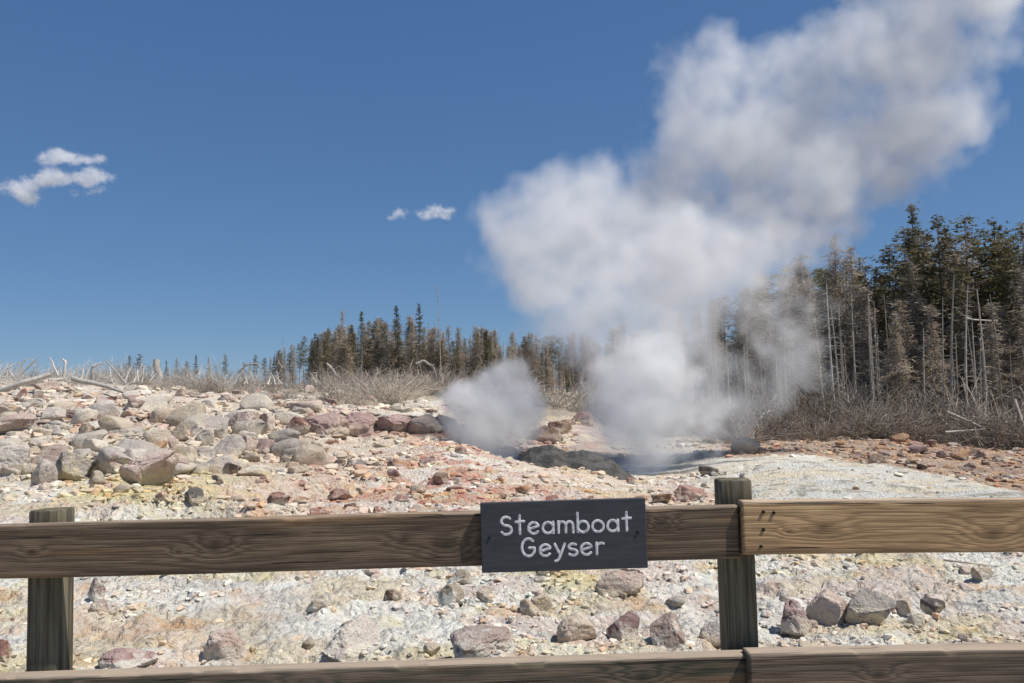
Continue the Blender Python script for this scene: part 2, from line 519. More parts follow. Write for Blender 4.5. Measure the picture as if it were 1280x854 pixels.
BOULD = [
    # (centre x, base y, width, height, tint, block, label)  on the left slope
    (53, 609, 31, 33, 'grey', .5, 'left half of the split grey boulder above the left end of the rail'),
    (88, 605, 52, 36, 'grey', .45, 'right half of the split grey boulder, rounded with a smooth top'),
    (191, 610, 70, 42, 'pink', .85, 'largest block-shaped pinkish boulder with yellow stains at its foot'),
    (22, 597, 62, 35, 'grey', .7, 'wide grey slab cut off by the left edge of the photograph'),
    (12, 548, 58, 27, 'pink', .6, 'pinkish slab overhanging at the left edge, halfway up the slope'),
    (73, 545, 44, 18, 'cream', .85, 'flat pale slab with square corners beside a dark hollow'),
    (110, 553, 30, 22, 'brown', .6, 'dark brown lump in the hollow beside the flat pale slab'),
    (120, 592, 26, 20, 'dark', .7, 'dark squarish rock between the split boulder and the biggest block'),
    (143, 595, 30, 26, 'pink', .75, 'blocky pink rock touching the left side of the biggest block'),
    (121, 608, 24, 17, 'tan', .2, 'round tan rock on yellow ground below the biggest block'),
    (152, 620, 18, 14, 'tan', .2, 'small round brown stone on yellow ground'),
    (202, 632, 18, 13, 'red', .4, 'small dark red stone alone on yellow ground above the rail'),
    (306, 547, 41, 31, 'pink', .45, 'rounded grey-pink boulder with a darker olive lower half, tallest of the middle row'),
    (333, 542, 22, 23, 'pink', .5, 'pinkish rock leaning on the right of the tallest middle boulder'),
    (287, 577, 38, 30, 'grey', .35, 'smooth egg-shaped grey boulder in front of the middle row'),
    (314, 568, 24, 21, 'pink', .4, 'upright pinkish rock right of the egg-shaped boulder'),
    (332, 569, 24, 19, 'purple', .3, 'round mauve rock right of the upright pinkish rock'),
    (356, 566, 32, 18, 'dark', .4, 'dark grey sloping rock at the right end of the middle row'),
    (273, 545, 24, 22, 'cream', .4, 'pale rounded rock left of the tallest middle boulder'),
    (227, 553, 23, 25, 'tan', .4, 'tan rock leaning to the right among pale slabs'),
    (257, 558, 24, 22, 'cream', .9, 'pale tilted block with sharp edges'),
    (195, 567, 26, 13, 'rust', .5, 'low rock with rust-coloured front above the biggest block'),
    (250, 575, 33, 14, 'grey', .5, 'flat grey stone right of the biggest block'),
    (269, 593, 27, 18, 'grey', .4, 'grey rock lying below the flat grey stone'),
    (291, 595, 22, 16, 'dark', .4, 'dark wedge-shaped rock below the egg-shaped boulder'),
    (272, 607, 15, 12, 'dark', .3, 'small dark lump above the pitted dark outcrop'),
    (160, 548, 42, 14, 'grey', .6, 'flat grey shelf stone high on the left slope'),
    (243, 634, 26, 21, 'dark', .1, 'pitted dark outcrop standing out of yellow ground above the rail'),
    (373, 546, 34, 24, 'red', .5, 'dark red crumbling rock left of the overhanging ledge'),
    (57, 493, 28, 15, 'pink', .4, 'pinkish rock on top of the pile at the far left skyline'),
    (27, 503, 13, 14, 'red', .4, 'red rock standing upright in the far left pile'),
    (45, 500, 18, 12, 'grey', .3, 'round grey rock in the far left pile'),
    (44, 512, 26, 13, 'cream', .6, 'pale stone at the foot of the far left pile'),
    (134, 508, 24, 13, 'red', .4, 'dark red rounded rock below the bleached log'),
    (170, 511, 21, 14, 'purple', .4, 'purple-brown rock near the ridge right of the dark red one'),
    (65, 525, 42, 13, 'pink', .6, 'long pink slab with a bright top on the left slope'),
    (93, 526, 30, 12, 'purple', .5, 'mauve slab at the right end of the long pink slab'),
    (163, 493, 18, 10, 'cream', .4, 'pale rock right under the skyline'),
    (226, 496, 12, 10, 'brown', .3, 'dark brown stone standing alone near the ridge'),
    (265, 513, 24, 13, 'grey', .4, 'grey rock below the ridge brush'),
    # the overhanging ledge
    (408, 547, 52, 29, 'purple', .5, 'first big overhanging purple block of the ledge from the left'),
    (455, 548, 58, 31, 'purple', .5, 'dark purple block with a deep undercut in the ledge'),
    (497, 543, 54, 24, 'purple', .8, 'wide mauve slab block in the right half of the ledge'),
    (530, 543, 48, 23, 'pink', .7, 'pale pink block near the right end of the ledge'),
    (556, 537, 30, 17, 'purple', .6, 'last small block of the ledge beside the low steam'),
    (388, 541, 22, 22, 'red', .5, 'small red block filling the gap at the left end of the ledge'),
    (540, 519, 14, 5, 'brown', .4, 'brown stone on top of the ledge near the steam'),
    # reddish rocks on the middle ground
    (422, 629, 34, 14, 'red', .4, 'brick red rock above the rail, longest of the red ones'),
    (502, 631, 20, 8, 'red', .3, 'brick red flat rock above the rail, left of the sign'),
    (474, 645, 17, 9, 'red', .3, 'small red rock touching the top of the rail'),
    (398, 648, 28, 9, 'red', .3, 'dark red flat rock just above the rail top'),
    (426, 585, 15, 10, 'brown', .4, 'small brown rock below the ledge'),
    (446, 587, 25, 10, 'dark', .4, 'flat dark grey rock below the ledge'),
    (492, 586, 17, 10, 'purple', .3, 'small mauve rock among pink gravel below the ledge'),
    (551, 608, 18, 16, 'brown', .2, 'pitted brown rock standing on white ground'),
    (576, 571, 15, 11, 'red', .4, 'dark red rock on the crest in front of the low steam'),
    (350, 633, 30, 15, 'red', .3, 'rounded red rock above the rail in a row of two'),
    (375, 631, 16, 8, 'rust', .3, 'orange-red small rock right of the rounded red one'),
    (862, 628, 36, 15, 'red', .4, 'crumbling red rock between the sign and the right post'),
    (828, 630, 26, 10, 'rust', .4, 'orange flat rock just right of the sign above the rail'),
    (690, 631, 18, 9, 'red', .3, 'red rock just above the sign'),
    (653, 577, 10, 10, 'rust', .2, 'small orange stone at the left end of the dark mound'),
    (932, 568, 35, 17, 'tan', .05, 'smooth round tan boulder alone on the pale apron edge'),
    (885, 596, 26, 11, 'dark', .5, 'dark ledge stone at the edge of the steaming pool'),
    # far reddish rocks seen between the two steam clouds
    (680, 556, 40, 22, 'brown', .4, 'brown boulder seen between the two steam clouds'),
    (700, 545, 28, 18, 'red', .4, 'red rock uphill of the brown boulder between the steam clouds'),
    (728, 532, 26, 16, 'red', .4, 'highest red rock between the steam clouds'),
    # foreground, seen between the rails
    (441, 830, 72, 40, 'grey', .55, 'big grey pointed rock behind the lower rail left of the sign'),
    (604, 826, 80, 22, 'pink', .35, 'long low reddish rock behind the lower rail under the sign'),
    (563, 758, 34, 21, 'tan', .5, 'tan angular rock lower of the pair left of the sign'),
    (576, 733, 28, 15, 'tan', .4, 'tan rock upper of the pair touching the upper rail'),
    (609, 755, 24, 14, 'tan', .4, 'tan lump right of the tan pair'),
    (775, 745, 60, 25, 'pink', .6, 'pink flat slab casting a shadow under the right half of the sign'),
    (720, 802, 48, 26, 'tan', .15, 'rounded tan rock with a shadow on its left below the sign'),
    (779, 802, 42, 25, 'purple', .3, 'crumbly red-pink rock right of the rounded tan one'),
    (836, 814, 44, 38, 'pink', .3, 'pinkish rough rock left of the right post'),
    (893, 812, 36, 26, 'grey', .5, 'grey rock touching the left side of the right post'),
    (997, 799, 48, 38, 'purple', .35, 'dark maroon rounded rock right of the right post'),
    (1035, 784, 50, 38, 'pink', .4, 'rounded pinkish rock in the middle of the three beyond the right post'),
    (1088, 784, 56, 37, 'grey', .5, 'grey-tan rock with a sloping flank right of the three'),
    (1129, 773, 26, 21, 'tan', .3, 'small tan stone in the pile beyond the three big ones'),
    (1146, 787, 18, 15, 'cream', .1, 'round pale pebble-like stone in the right pile'),
    (1166, 771, 26, 18, 'dark', .4, 'dark stone at the right end of the small pile'),
    (1226, 727, 28, 18, 'tan', .4, 'tan stone under the right rail near the right edge'),
    (283, 832, 54, 34, 'pink', .5, 'grey-pink rock behind the lower rail right of the left post'),
    (160, 838, 66, 16, 'purple', .3, 'flat reddish rock behind the lower rail beside the left post'),
    (120, 755, 22, 30, 'pink', .6, 'upright pink slab right of the left post'),
    (4, 830, 20, 26, 'red', .4, 'red stone at the lower left corner'),
    (492, 752, 24, 13, 'brown', .4, 'small brown rock left of the tan pair'),
    (678, 768, 26, 18, 'tan', .4, 'tan stone under the left half of the sign'),
]
for (x, y, wp, hp, t, bl, lab) in BOULD:
    big = wp*hp > 500
    put_rock(x, y, wp, hp, t, lab, None, bl, .11 if bl > .3 else .07, 'boulder' if big else 'rock', 5 if wp > 40 else 4, cat='boulder' if big else 'rock')

ZONES = [
    # count, x range, y range, width range, aspect, tints, name words
    (62, (-10, 600), (484, 520), (9, 22), ('pink', 'grey', 'purple', 'red', 'cream'), 'small {t} rock in the scree below the ridge', 'scree rocks below the ridge'),
    (84, (-10, 400), (516, 600), (20, 54), ('grey', 'pink', 'cream', 'tan', 'grey'), 'small {t} rock among the boulders of the left slope', 'rocks between the boulders of the left slope'),
    (34, (310, 800), (572, 650), (8, 22), ('red', 'rust', 'pink', 'purple', 'tan'), 'small {t} rock on the streaked ground above the upper rail', 'rocks above the upper rail'),
    (24, (10, 1270), (715, 830), (14, 34), ('tan', 'pink', 'grey', 'cream', 'red'), 'small {t} rock on the pale ground between the two rails', 'rocks seen between the two rails'),
    (36, (1030, 1275), (548, 604), (10, 24), ('brown', 'red', 'brown', 'rust', 'purple'), 'small {t} rock in the rubble bank behind the pale apron', 'rubble bank rocks'),
]
WORD = {'pink': 'pinkish', 'grey': 'grey', 'purple': 'mauve', 'red': 'dark red', 'cream': 'cream-coloured', 'tan': 'tan', 'rust': 'orange-brown', 'brown': 'brown'}
rr = random.Random(5)
for (n, xr, yr, wr, tints, lab, grp) in ZONES:
    k = 0
    while k < n:
        x, y = rr.uniform(*xr), rr.uniform(*yr)
        if grp.startswith('rubble') and y < np.interp(x, [1030, 1100, 1200, 1280], [548, 548, 556, 575]): continue
        if grp.startswith('rubble') and y > np.interp(x, [1030, 1100, 1200, 1280], [566, 582, 600, 612]): continue
        if grp.startswith('rocks above') and x > 640 and y < 596: continue
        wv = wr[0]+(wr[1]-wr[0])*rr.random()**1.8
        t = rr.choice(tints)
        put_rock(x, y, wv, wv*rr.uniform(.34, .64), t, lab.format(t=WORD[t]), grp, rr.uniform(.15, .8), .1, 'rock', 3, tilt=15)
        k += 1

# loose gravel: uncountable, one object
PV, PF, PC = [], [], []
D2, F2 = ico(2); D1, F1 = ico(1)
pal = np.array([CREAM, CREAM, WHITE, GREY, PINK*1.05, RED*1.2, ORA, GREY*.8, CREAM*.9, np.array([.33, .25, .20]), GREY, CREAM*.75])
off = 0
protos = []
for s in range(24):
    P, _ = rock_shape(9000+s, 1, rr.uniform(.6, 1), rr.uniform(.35, .65), 2, rr.uniform(.4, 1), .16)
    Q, _ = rock_shape(9100+s, 1, rr.uniform(.6, 1), rr.uniform(.35, .65), 1, rr.uniform(.4, 1), .16)
    protos.append((P, Q))
NG = 26000
gy = np.exp(rng.uniform(np.log(5.2), np.log(46), NG*2))
gu = rng.uniform(-.74, .74, NG*2)
gx = gu*gy
gpx, gap, ged, gwo = zone_masks(gx, gy)
clump = fbm(np.stack([gx*.8, gy*.8, gx*0], -1), 3, 401)
keep = rng.random(NG*2) < (sstep(.43, .58, clump)*.95+.07)*(1-.93*gap)
keep &= ~((gy > 25) & (gpx > 610) & (gpx < 900) & (gy < 34))
gx, gy, gpx_ = gx[keep][:NG], gy[keep][:NG], gpx[keep][:NG]
sx_, sy_ = [], []
for (rx, ry, rw, rd) in RLIST:
    for _ in range(int(10+26*min(1, rw))):
        a_ = rng.uniform(0, 2*math.pi); q_ = rng.uniform(.85, 1.45)
        sx_.append(rx+math.cos(a_)*rw*.5*q_); sy_.append(ry+math.sin(a_)*rd*.5*q_)
gx = np.concatenate([gx, sx_]); gy = np.concatenate([gy, sy_]); gpx_ = np.concatenate([gpx_, np.full(len(sx_), 999.)])
gz = ground_h(gx, gy)
gcol = ground_color(gx, gy, gz)
for i in range(len(gx)):
    s = gy[i]/F*(1.3+rng.random()**4*(19 if (gpx_[i] < 520 and gy[i] > 14) else 12))
    near = s > gy[i]/F*6
    P = protos[i % 24][0 if near else 1]
    a = rng.uniform(0, 6.28); ca, sa = math.cos(a), math.sin(a)
    Q = P*s
    Q = np.stack([Q[:, 0]*ca-Q[:, 1]*sa, Q[:, 0]*sa+Q[:, 1]*ca, Q[:, 2]+.06*s], 1)
    PV.append(Q+np.array([gx[i], gy[i], gz[i]]))
    PF.append((F2 if near else F1)+off); off += len(P)
    kq = rng.uniform(.15, .6); cc = gcol[i]*(1-kq)+pal[rng.integers(len(pal))]*kq
    PC.append(np.repeat((cc*rng.uniform(.75, 1.15))[None], len(P), 0))
m_grav, nt, b = new_mat('gravel_stone')
att = nd(nt, 'ShaderNodeVertexColor', layer_name='tint')
geo = nd(nt, 'ShaderNodeNewGeometry')
n1 = noise_(nt, geo.outputs['Position'], 40, 4)
c = mix_(nt, rng_(nt, n1, .4, .65, 0, .5), att.outputs[0], mix_(nt, .5, att.outputs[0], (.62, .57, .5)))
nt.links.new(c, b.inputs['Base Color']); bump_(nt, b, n1, .6, .02)
gr = link('gravel', make_mesh('gravel', np.concatenate(PV), np.concatenate(PF), [m_grav], False, cols=np.clip(np.concatenate(PC), .02, .8)))
tag(gr, 'loose stones and gravel strewn over the pale ground', 'gravel', kind='stuff')

# ------------------------------------------------------------------ geyser mound and pool
m_wet, nt, b = new_mat('wet_sinter')
geo = nd(nt, 'ShaderNodeNewGeometry'); p = geo.outputs['Position']
n1 = noise_(nt, mapping_(nt, p, (1, 1, 3)), 2.2, 6, .65, .6); n2 = noise_(nt, p, 14, 5, .65)
c = mix_(nt, rng_(nt, n1, .38, .6), (.028, .027, .026), (.085, .08, .07))
c = mix_(nt, rng_(nt, n2, .55, .7, 0, .6), c, (.15, .14, .115))
nt.links.new(c, b.inputs['Base Color']); b.inputs['Roughness'].default_value = .6
b.inputs['Specular IOR Level'].default_value = .3
bump_(nt, b, math_(nt, 'ADD', n1, math_(nt, 'MULTIPLY', n2, .4)), .9, .10)


def ridge(name, prof, y0, depth, mat, label, cat, seed, amp=.12):
    """a low rocky hump: PROF gives (px, crest row); it rises from the ground in front and falls behind"""
    nx, ny = 150, 46
    pxs = np.linspace(prof[0][0], prof[-1][0], nx)
    crest = np.interp(pxs, [q[0] for q in prof], [q[1] for q in prof])
    VV = []
    for i, px in enumerate(pxs):
        top = at(px, crest[i], y0)
        e = min(1, min(i, nx-1-i)/10)
        for j in range(ny):
            t = j/(ny-1)*2-1
            y = y0+depth*t
            x = top[0]*y/y0*(.5)+top[0]*.5
            gz_ = float(ground_h(np.array([x]), np.array([y]), False)[0])-.25
            prof_t = (1-abs(t)**2.0)**.9 if t < 0 else (1-t**1.5)
            z = gz_+(max(top[2]-gz_, .05))*prof_t
            VV.append((x, y, z))
    VV = np.array(VV)
    n = fbm(VV*np.array([1.2, 1.2, 2.5]), 5, seed, .6)-.5
    n = n + .5*(.8-np.abs(2*fbm(VV*np.array([2, 2, 5]), 4, seed+5)-1))*.4
    VV[:, 2] += n*amp*2
    VV[:, 1] += (fbm(VV*1.7+9, 4, seed+9)-.5)*amp*3
    ii = np.arange(nx*ny).reshape(nx, ny)
    FF = np.stack([ii[:-1, :-1], ii[1:, :-1], ii[1:, 1:], ii[:-1, 1:]], -1).reshape(-1, 4)
    o = link(name, make_mesh(name, VV, FF, [mat], True))
    tag(o, label, cat)
    return o


ridge('geyser_mound', [(645, 582), (662, 563), (690, 557), (708, 567), (728, 562), (744, 568), (765, 576), (780, 587), (800, 602)], 24.6, 1.3, m_wet,
      'low dark wet rock mound at the foot of the steam, in front of the vent', 'geyser mound', 500)
m_pool, nt, b = new_mat('pool_water')
geo = nd(nt, 'ShaderNodeNewGeometry')
n1 = noise_(nt, mapping_(nt, geo.outputs['Position'], (.6, 1.6, 1)), 1.2, 5, .6)
nt.links.new(mix_(nt, rng_(nt, n1, .35, .65), (.10, .115, .125), (.30, .32, .33)), b.inputs['Base Color'])
b.inputs['Roughness'].default_value = .25; b.inputs['Specular IOR Level'].default_value = .5
bump_(nt, b, noise_(nt, geo.outputs['Position'], 5, 4), .25, .03)
pts = []
zc = at(840, 589, 27.5)[2]
for k in range(64):
    a = k/64*2*math.pi
    rad = 1+.14*math.sin(3*a+1)+.08*math.sin(7*a)
    pts.append((at(842, 589, 27.5)[0]+1.75*rad*math.cos(a), 28.0+2.6*rad*math.sin(a), zc))
pc = (sum(p_[0] for p_ in pts)/64, 28.0, zc)
pool = link('water', make_mesh('water', pts+[pc], [(k, (k+1) % 64, 64) for k in range(64)], [m_pool]))
tag(pool, kind='structure')

# ------------------------------------------------------------------ steam and clouds
def vapour(name, label, cat, blobs, depth, spacing, radius, dens, res, nscale, thr=.0, namp=.42, seed=0, asp=.75, alb=.95, fine=6.0, group=None, ero=.28, zs=1.0, soft=(1.30, .40), drift=0.0):
    off_ = np.array([drift*float(sstep(430, 250, b_[1])) + (b_[4] if len(b_) > 4 else 0) for b_ in blobs])
    C = np.array([at(b_[0], b_[1], depth+o_) for b_, o_ in zip(blobs, off_)])
    rad = np.array([b_[2]*(depth+o_)/F for b_, o_ in zip(blobs, off_)]); wt = np.array([b_[3] for b_ in blobs])
    lo = (C-rad[:, None]*1.25).min(0); hi = (C+rad[:, None]*1.25).max(0)
    G = [np.arange(lo[k], hi[k], spacing) for k in range(3)]
    P = np.stack(np.meshgrid(*G, indexing='ij'), -1).reshape(-1, 3)
    P = P + np.random.default_rng(seed).uniform(-.5, .5, P.shape)*spacing
    wob = np.stack([fbm(P/nscale*1.0+s, 2, 600+seed+s)-.5 for s in (0, 7, 13)], -1)*nscale*.9
    best = np.zeros(len(P))
    for c_, r_, w_ in zip(C, rad, wt):
        q = (P+wob*min(1, r_/nscale)-c_)/r_
        q[:, 1] /= asp; q[:, 2] /= zs
        d = np.sqrt((q*q).sum(1))
        best = np.maximum(best, np.clip(1.15-d, 0, 1)*1.0 * (.35+.65*w_)) if False else np.maximum(best, w_*sstep(soft[0], soft[1], d))
    n = fbm(P/nscale*1.6, 4, 630+seed, .55)
    val = best*(1-namp) + best*namp*sstep(.34, .62, n)*1.6 - thr
    val = np.clip(val, 0, 1)
    keep = np.random.default_rng(seed+1).random(len(P)) < val
    P = P[keep]
    org = P.mean(0)
    bm = bmesh.new()
    ext = P-org
    e2 = np.concatenate([ext + np.array(s)*radius*1.1 for s in ((1, 1, 1), (-1, -1, -1), (1, -1, 1), (-1, 1, -1), (1, 1, -1), (-1, -1, 1), (1, -1, -1), (-1, 1, 1))])
    # outer skin: hull of the extreme points
    dirs = ico(3)[0]
    sup = np.unique(np.argmax(e2 @ dirs.T, axis=0))
    for p_ in e2[sup]: bm.verts.new(p_)
    res_ = bmesh.ops.convex_hull(bm, input=bm.verts[:])
    bmesh.ops.delete(bm, geom=[v for v in bm.verts if not v.link_faces], context='VERTS')
    for p_ in ext: bm.verts.new(p_)
    me = bpy.data.meshes.new(name); bm.to_mesh(me); bm.free()
    o = link(name, me, loc=org)
    m = bpy.data.materials.new(name); m.use_nodes = True; nt = m.node_tree; nt.nodes.clear()
    out = nd(nt, 'ShaderNodeOutputMaterial'); pv = nd(nt, 'ShaderNodeVolumePrincipled')
    pd = nd(nt, 'ShaderNodeTexPointDensity'); pd.point_source = 'OBJECT'; pd.object = o; pd.space = 'OBJECT'
    pd.radius = radius; pd.resolution = res; pd.interpolation = 'Linear'
    tc = nd(nt, 'ShaderNodeTexCoord')
    nn = noise_(nt, tc.outputs['Object'], fine/nscale, 3, .6)
    core = 4.19*(radius/spacing)**3*.30
    d = math_(nt, 'MULTIPLY', pd.outputs['Density'], 1/core)
    d = math_(nt, 'SUBTRACT', d, math_(nt, 'MULTIPLY', rng_(nt, nn, .66, .34), ero))
    d = math_(nt, 'MAXIMUM', math_(nt, 'SUBTRACT', d, 1.3/core), 0.0)
    d = math_(nt, 'MULTIPLY', d, dens)
    nt.links.new(d, pv.inputs['Density'])
    pv.inputs['Color'].default_value = (alb, alb, alb, 1)
    pv.inputs['Anisotropy'].default_value = .15
    nt.links.new(pv.outputs[0], out.inputs['Volume'])
    me.materials.append(m)
    tag(o, label, cat, group)
    print('VAPOUR', name, len(P))
    return o


MAIN = [
    # rising from the vent
    (792, 588, 34, .8), (815, 588, 30, .6), (770, 575, 34, .6), (800, 552, 66, 1), (835, 530, 74, 1), (790, 500, 80, 1), (830, 456, 70, 1), (845, 438, 48, 1), (796, 442, 60, 1), (868, 475, 52, .95),
    (880, 540, 60, .72), (750, 540, 56, .8), (765, 470, 56, .95), (735, 500, 40, .6), (900, 500, 48, .6),
    # the left head
    (690, 385, 84, .9), (640, 340, 62, .95), (622, 285, 54, 1), (660, 262, 64, 1), (682, 222, 40, 1), (728, 248, 60, 1), (760, 300, 84, 1), (700, 320, 94, 1), (650, 395, 50, .8), (610, 330, 36, .8),
    (770, 385, 90, .95), (840, 335, 104, 1), (800, 400, 70, .9), (850, 385, 60, .85),
    # drifting up to the right
    (852, 262, 96, 1), (872, 190, 90, 1), (872, 120, 74, 1), (880, 62, 46, 1), (930, 112, 68, .95), (930, 185, 90, 1), (960, 265, 90, 1), (915, 300, 80, .95),
    (820, 110, 44, .55), (835, 165, 40, .6), (1000, 195, 88, 1), (900, 365, 84, .85), (960, 340, 66, .62), (1010, 270, 60, .7), (1060, 150, 80, .95), (1060, 225, 74, .85), (1110, 80, 84, 1), (1140, 150, 84, 1), (1140, 20, 76, 1),
    (1130, 215, 56, .72), (1190, 60, 74, .9), (1200, -40, 90, 1), (1120, -60, 80, 1), (1235, 30, 56, .75), (1230, 100, 44, .6), (1200, 150, 50, .55),
    (1020, 110, 84, 1), (1050, 55, 74, .9), (1005, 150, 84, 1), (1080, 185, 84, .9), (990, 85, 56, .7), (1220, -10, 84, 1), (1262, 45, 54, .7), (1080, 110, 80, 1), (1040, 190, 70, .9),
    (592, 278, 30, .8), (812, 505, 60, 1), (780, 545, 50, 1), (822, 560, 44, 1), (850, 500, 56, 1),
    (1000, 270, 84, .95), (945, 230, 94, 1), (1015, 225, 84, 1), (1052, 262, 62, .8), (1000, 325, 64, .75), (800, 215, 54, .75), (1150, 235, 50, .55), (825, 70, 40, .5), (1000, 40, 50, .5), (1215, 175, 44, .5),
    # thin veil over the trees
    (970, 420, 76, .6), (1000, 400, 56, .52), (1000, 470, 50, .5), (955, 500, 50, .5), (940, 470, 44, .5), (1005, 455, 34, .5), (1030, 60, 50, .5), (715, 440, 56, .75), (655, 425, 48, .66), (920, 410, 50, .55), (890, 440, 46, .55),
]
LOWS = [(600, 500, 50, .95), (632, 495, 50, 1), (660, 502, 34, .75), (572, 500, 38, .8), (590, 535, 52, .9), (632, 535, 52, .9), (560, 528, 28, .65), (660, 542, 40, .65), (615, 475, 32, .8), (645, 555, 34, .6)]
MAIN = [(a_, b_, c_, w_*(.80 if b_ < 240 and a_ > 820 else .72 if b_ < 415 else 1.0)) for (a_, b_, c_, w_) in MAIN]
vapour('steam_cloud', 'tall billowing white steam column rising from the vent and drifting up to the right', 'steam', MAIN, 27.5, .30, .58, 2.1, 132, 3.0, seed=1, namp=.27, ero=.10, drift=4.0, asp=.95, alb=.93)
vapour('steam_puff', 'low bluish grey puff of steam at the right end of the ledge', 'steam', LOWS, 27.6, .15, .40, 6.0, 90, 1.6, seed=2, namp=.3, ero=.09, alb=.9)

BASE = [(830, 448, 46, .95), (800, 443, 44, .9), (772, 476, 44, .85), (852, 478, 40, .8), (806, 515, 60, .95), (845, 530, 44, .75), (775, 540, 46, .8), (815, 568, 46, .85), (795, 592, 30, .8), (850, 565, 38, .6), (878, 468, 30, .7), (742, 502, 44, .65), (888, 515, 44, .6), (738, 545, 40, .6), (895, 560, 34, .5), (815, 425, 26, .8), (850, 425, 22, .8)]
vapour('steam_puff', 'bright rounded billow of steam right over the vent, in front of the tall column', 'steam', BASE, 26.0, .15, .36, 3.2, 100, 1.25, seed=6, namp=.45, ero=.17, alb=.95)
CL1 = [(62, 197, 16, .9), (78, 192, 17, 1), (92, 197, 14, .9), (110, 198, 13, .9), (128, 198, 11, .8), (50, 200, 10, .5),
       (14, 236, 18, .9), (38, 230, 20, 1), (60, 224, 20, 1), (82, 224, 18, 1), (104, 224, 16, .9), (124, 220, 18, .9), (142, 224, 13, .7), (30, 248, 20, .8), (36, 258, 12, .5), (120, 242, 12, .5), (95, 245, 10, .4), (0, 240, 14, .6), (134, 240, 9, .5)]
CL2 = [(488, 273, 8, .6), (497, 267, 10, .8), (505, 264, 7, .6), (530, 270, 11, .8), (545, 264, 13, .9), (558, 268, 11, .9), (566, 265, 7, .7), (520, 266, 7, .4)]
vapour('cloud', 'white cloud in two flat layers in the blue sky at the left', 'cloud', CL1, 1200, 2.4, 5.8, .13, 140, 24, seed=3, asp=1.2, namp=.55, alb=.99, zs=.62, soft=(1.35, .55), ero=.36, fine=5)
vapour('cloud', 'tiny wispy white cloud left of the steam column', 'cloud', CL2, 1200, 1.4, 3.6, .13, 110, 12, seed=4, asp=1.2, namp=.6, alb=.99, zs=.8, soft=(1.5, .5), ero=.38, fine=5)

exec_parts = True
# ------------------------------------------------------------------ fence
def wood_mat(name, light, dark, grain, knots, seed, stain=(.3, .17, .08), contrast=1.0, topw=.6):
    m, nt, b = new_mat(name)
    tc = nd(nt, 'ShaderNodeTexCoord'); p = tc.outputs['Object']
    sx = nd(nt, 'ShaderNodeSeparateXYZ'); nt.links.new(p, sx.inputs[0])
    off = nd(nt, 'ShaderNodeVectorMath', operation='ADD'); nt.links.new(p, off.inputs[0]); off.inputs[1].default_value = (seed*3.7, seed*1.3, seed*2.1)
    q = off.outputs[0]
    low = noise_(nt, mapping_(nt, q, (1.0, 5, 6.5)), 1.0, 3, .5)
    ph = math_(nt, 'ADD', math_(nt, 'MULTIPLY', sx.outputs[2], grain), math_(nt, 'MULTIPLY', low, 5.5))
    ph = math_(nt, 'ADD', ph, math_(nt, 'MULTIPLY', sx.outputs[1], grain*.6))
    kmask = None
    for (kx, kz, kr, ka) in knots:
        dx = math_(nt, 'MULTIPLY', math_(nt, 'SUBTRACT', sx.outputs[0], kx), .55)
        dz = math_(nt, 'SUBTRACT', sx.outputs[2], kz)
        r2 = math_(nt, 'ADD', math_(nt, 'MULTIPLY', dx, dx), math_(nt, 'MULTIPLY', dz, dz))
        e = math_(nt, 'EXPONENT', math_(nt, 'MULTIPLY', r2, -1.0/(kr*kr*2.2)))
        ph = math_(nt, 'ADD', ph, math_(nt, 'MULTIPLY', e, ka))
        e2 = math_(nt, 'EXPONENT', math_(nt, 'MULTIPLY', r2, -1.0/(kr*kr*.25)))
        kmask = e2 if kmask is None else math_(nt, 'MAXIMUM', kmask, e2)
    fib = noise_(nt, mapping_(nt, q, (2.5, 90, 150)), 1.0, 4, .6)
    ph = math_(nt, 'ADD', ph, math_(nt, 'MULTIPLY', fib, 2.2))
    s = math_(nt, 'MULTIPLY_ADD', math_(nt, 'SINE', math_(nt, 'MULTIPLY', ph, 6.2832)), .5, .5)
    streak = noise_(nt, mapping_(nt, q, (.9, 14, 22)), 1.0, 4, .6)
    blot = noise_(nt, mapping_(nt, q, (1.6, 6, 5)), 1.0, 4, .6)
    c = mix_(nt, math_(nt, 'MULTIPLY', math_(nt, 'POWER', s, 1.8), .75*contrast), light, dark)
    c = mix_(nt, rng_(nt, fib, .35, .65, 0, .45), c, tuple(x*.55 for x in dark))
    c = mix_(nt, rng_(nt, streak, .56, .70, 0, .6), c, stain)
    c = mix_(nt, rng_(nt, blot, .50, .70, 0, .55), c, tuple(x*.6 for x in dark))
    c = mix_(nt, rng_(nt, blot, .46, .30, 0, .45), c, tuple(min(.6, x*1.3) for x in light))
    crack = noise_(nt, mapping_(nt, q, (1.5, 40, 62)), 1.0, 3, .55, .35)
    cm = rng_(nt, crack, .615, .66)
    c = mix_(nt, math_(nt, 'MULTIPLY', cm, .8), c, (.025, .02, .017))
    up = rng_(nt, math_(nt, 'ADD', sx.outputs[2], math_(nt, 'MULTIPLY', math_(nt, 'SUBTRACT', fib, .5), .012)), -.009, -.001)
    c = mix_(nt, math_(nt, 'MULTIPLY', up, topw), c, (.53, .42, .32))      # weathered silvery along the top
    if kmask is not None:
        c = mix_(nt, math_(nt, 'MULTIPLY', kmask, .8), c, tuple(x*.55 for x in dark))
    nt.links.new(c, b.inputs['Base Color'])
    h = math_(nt, 'ADD', math_(nt, 'MULTIPLY', s, -.6), math_(nt, 'MULTIPLY', fib, .7))
    h = math_(nt, 'SUBTRACT', h, math_(nt, 'MULTIPLY', cm, 1.5))
    bump_(nt, b, h, .9, .003)
    b.inputs['Roughness'].default_value = .85
    return m


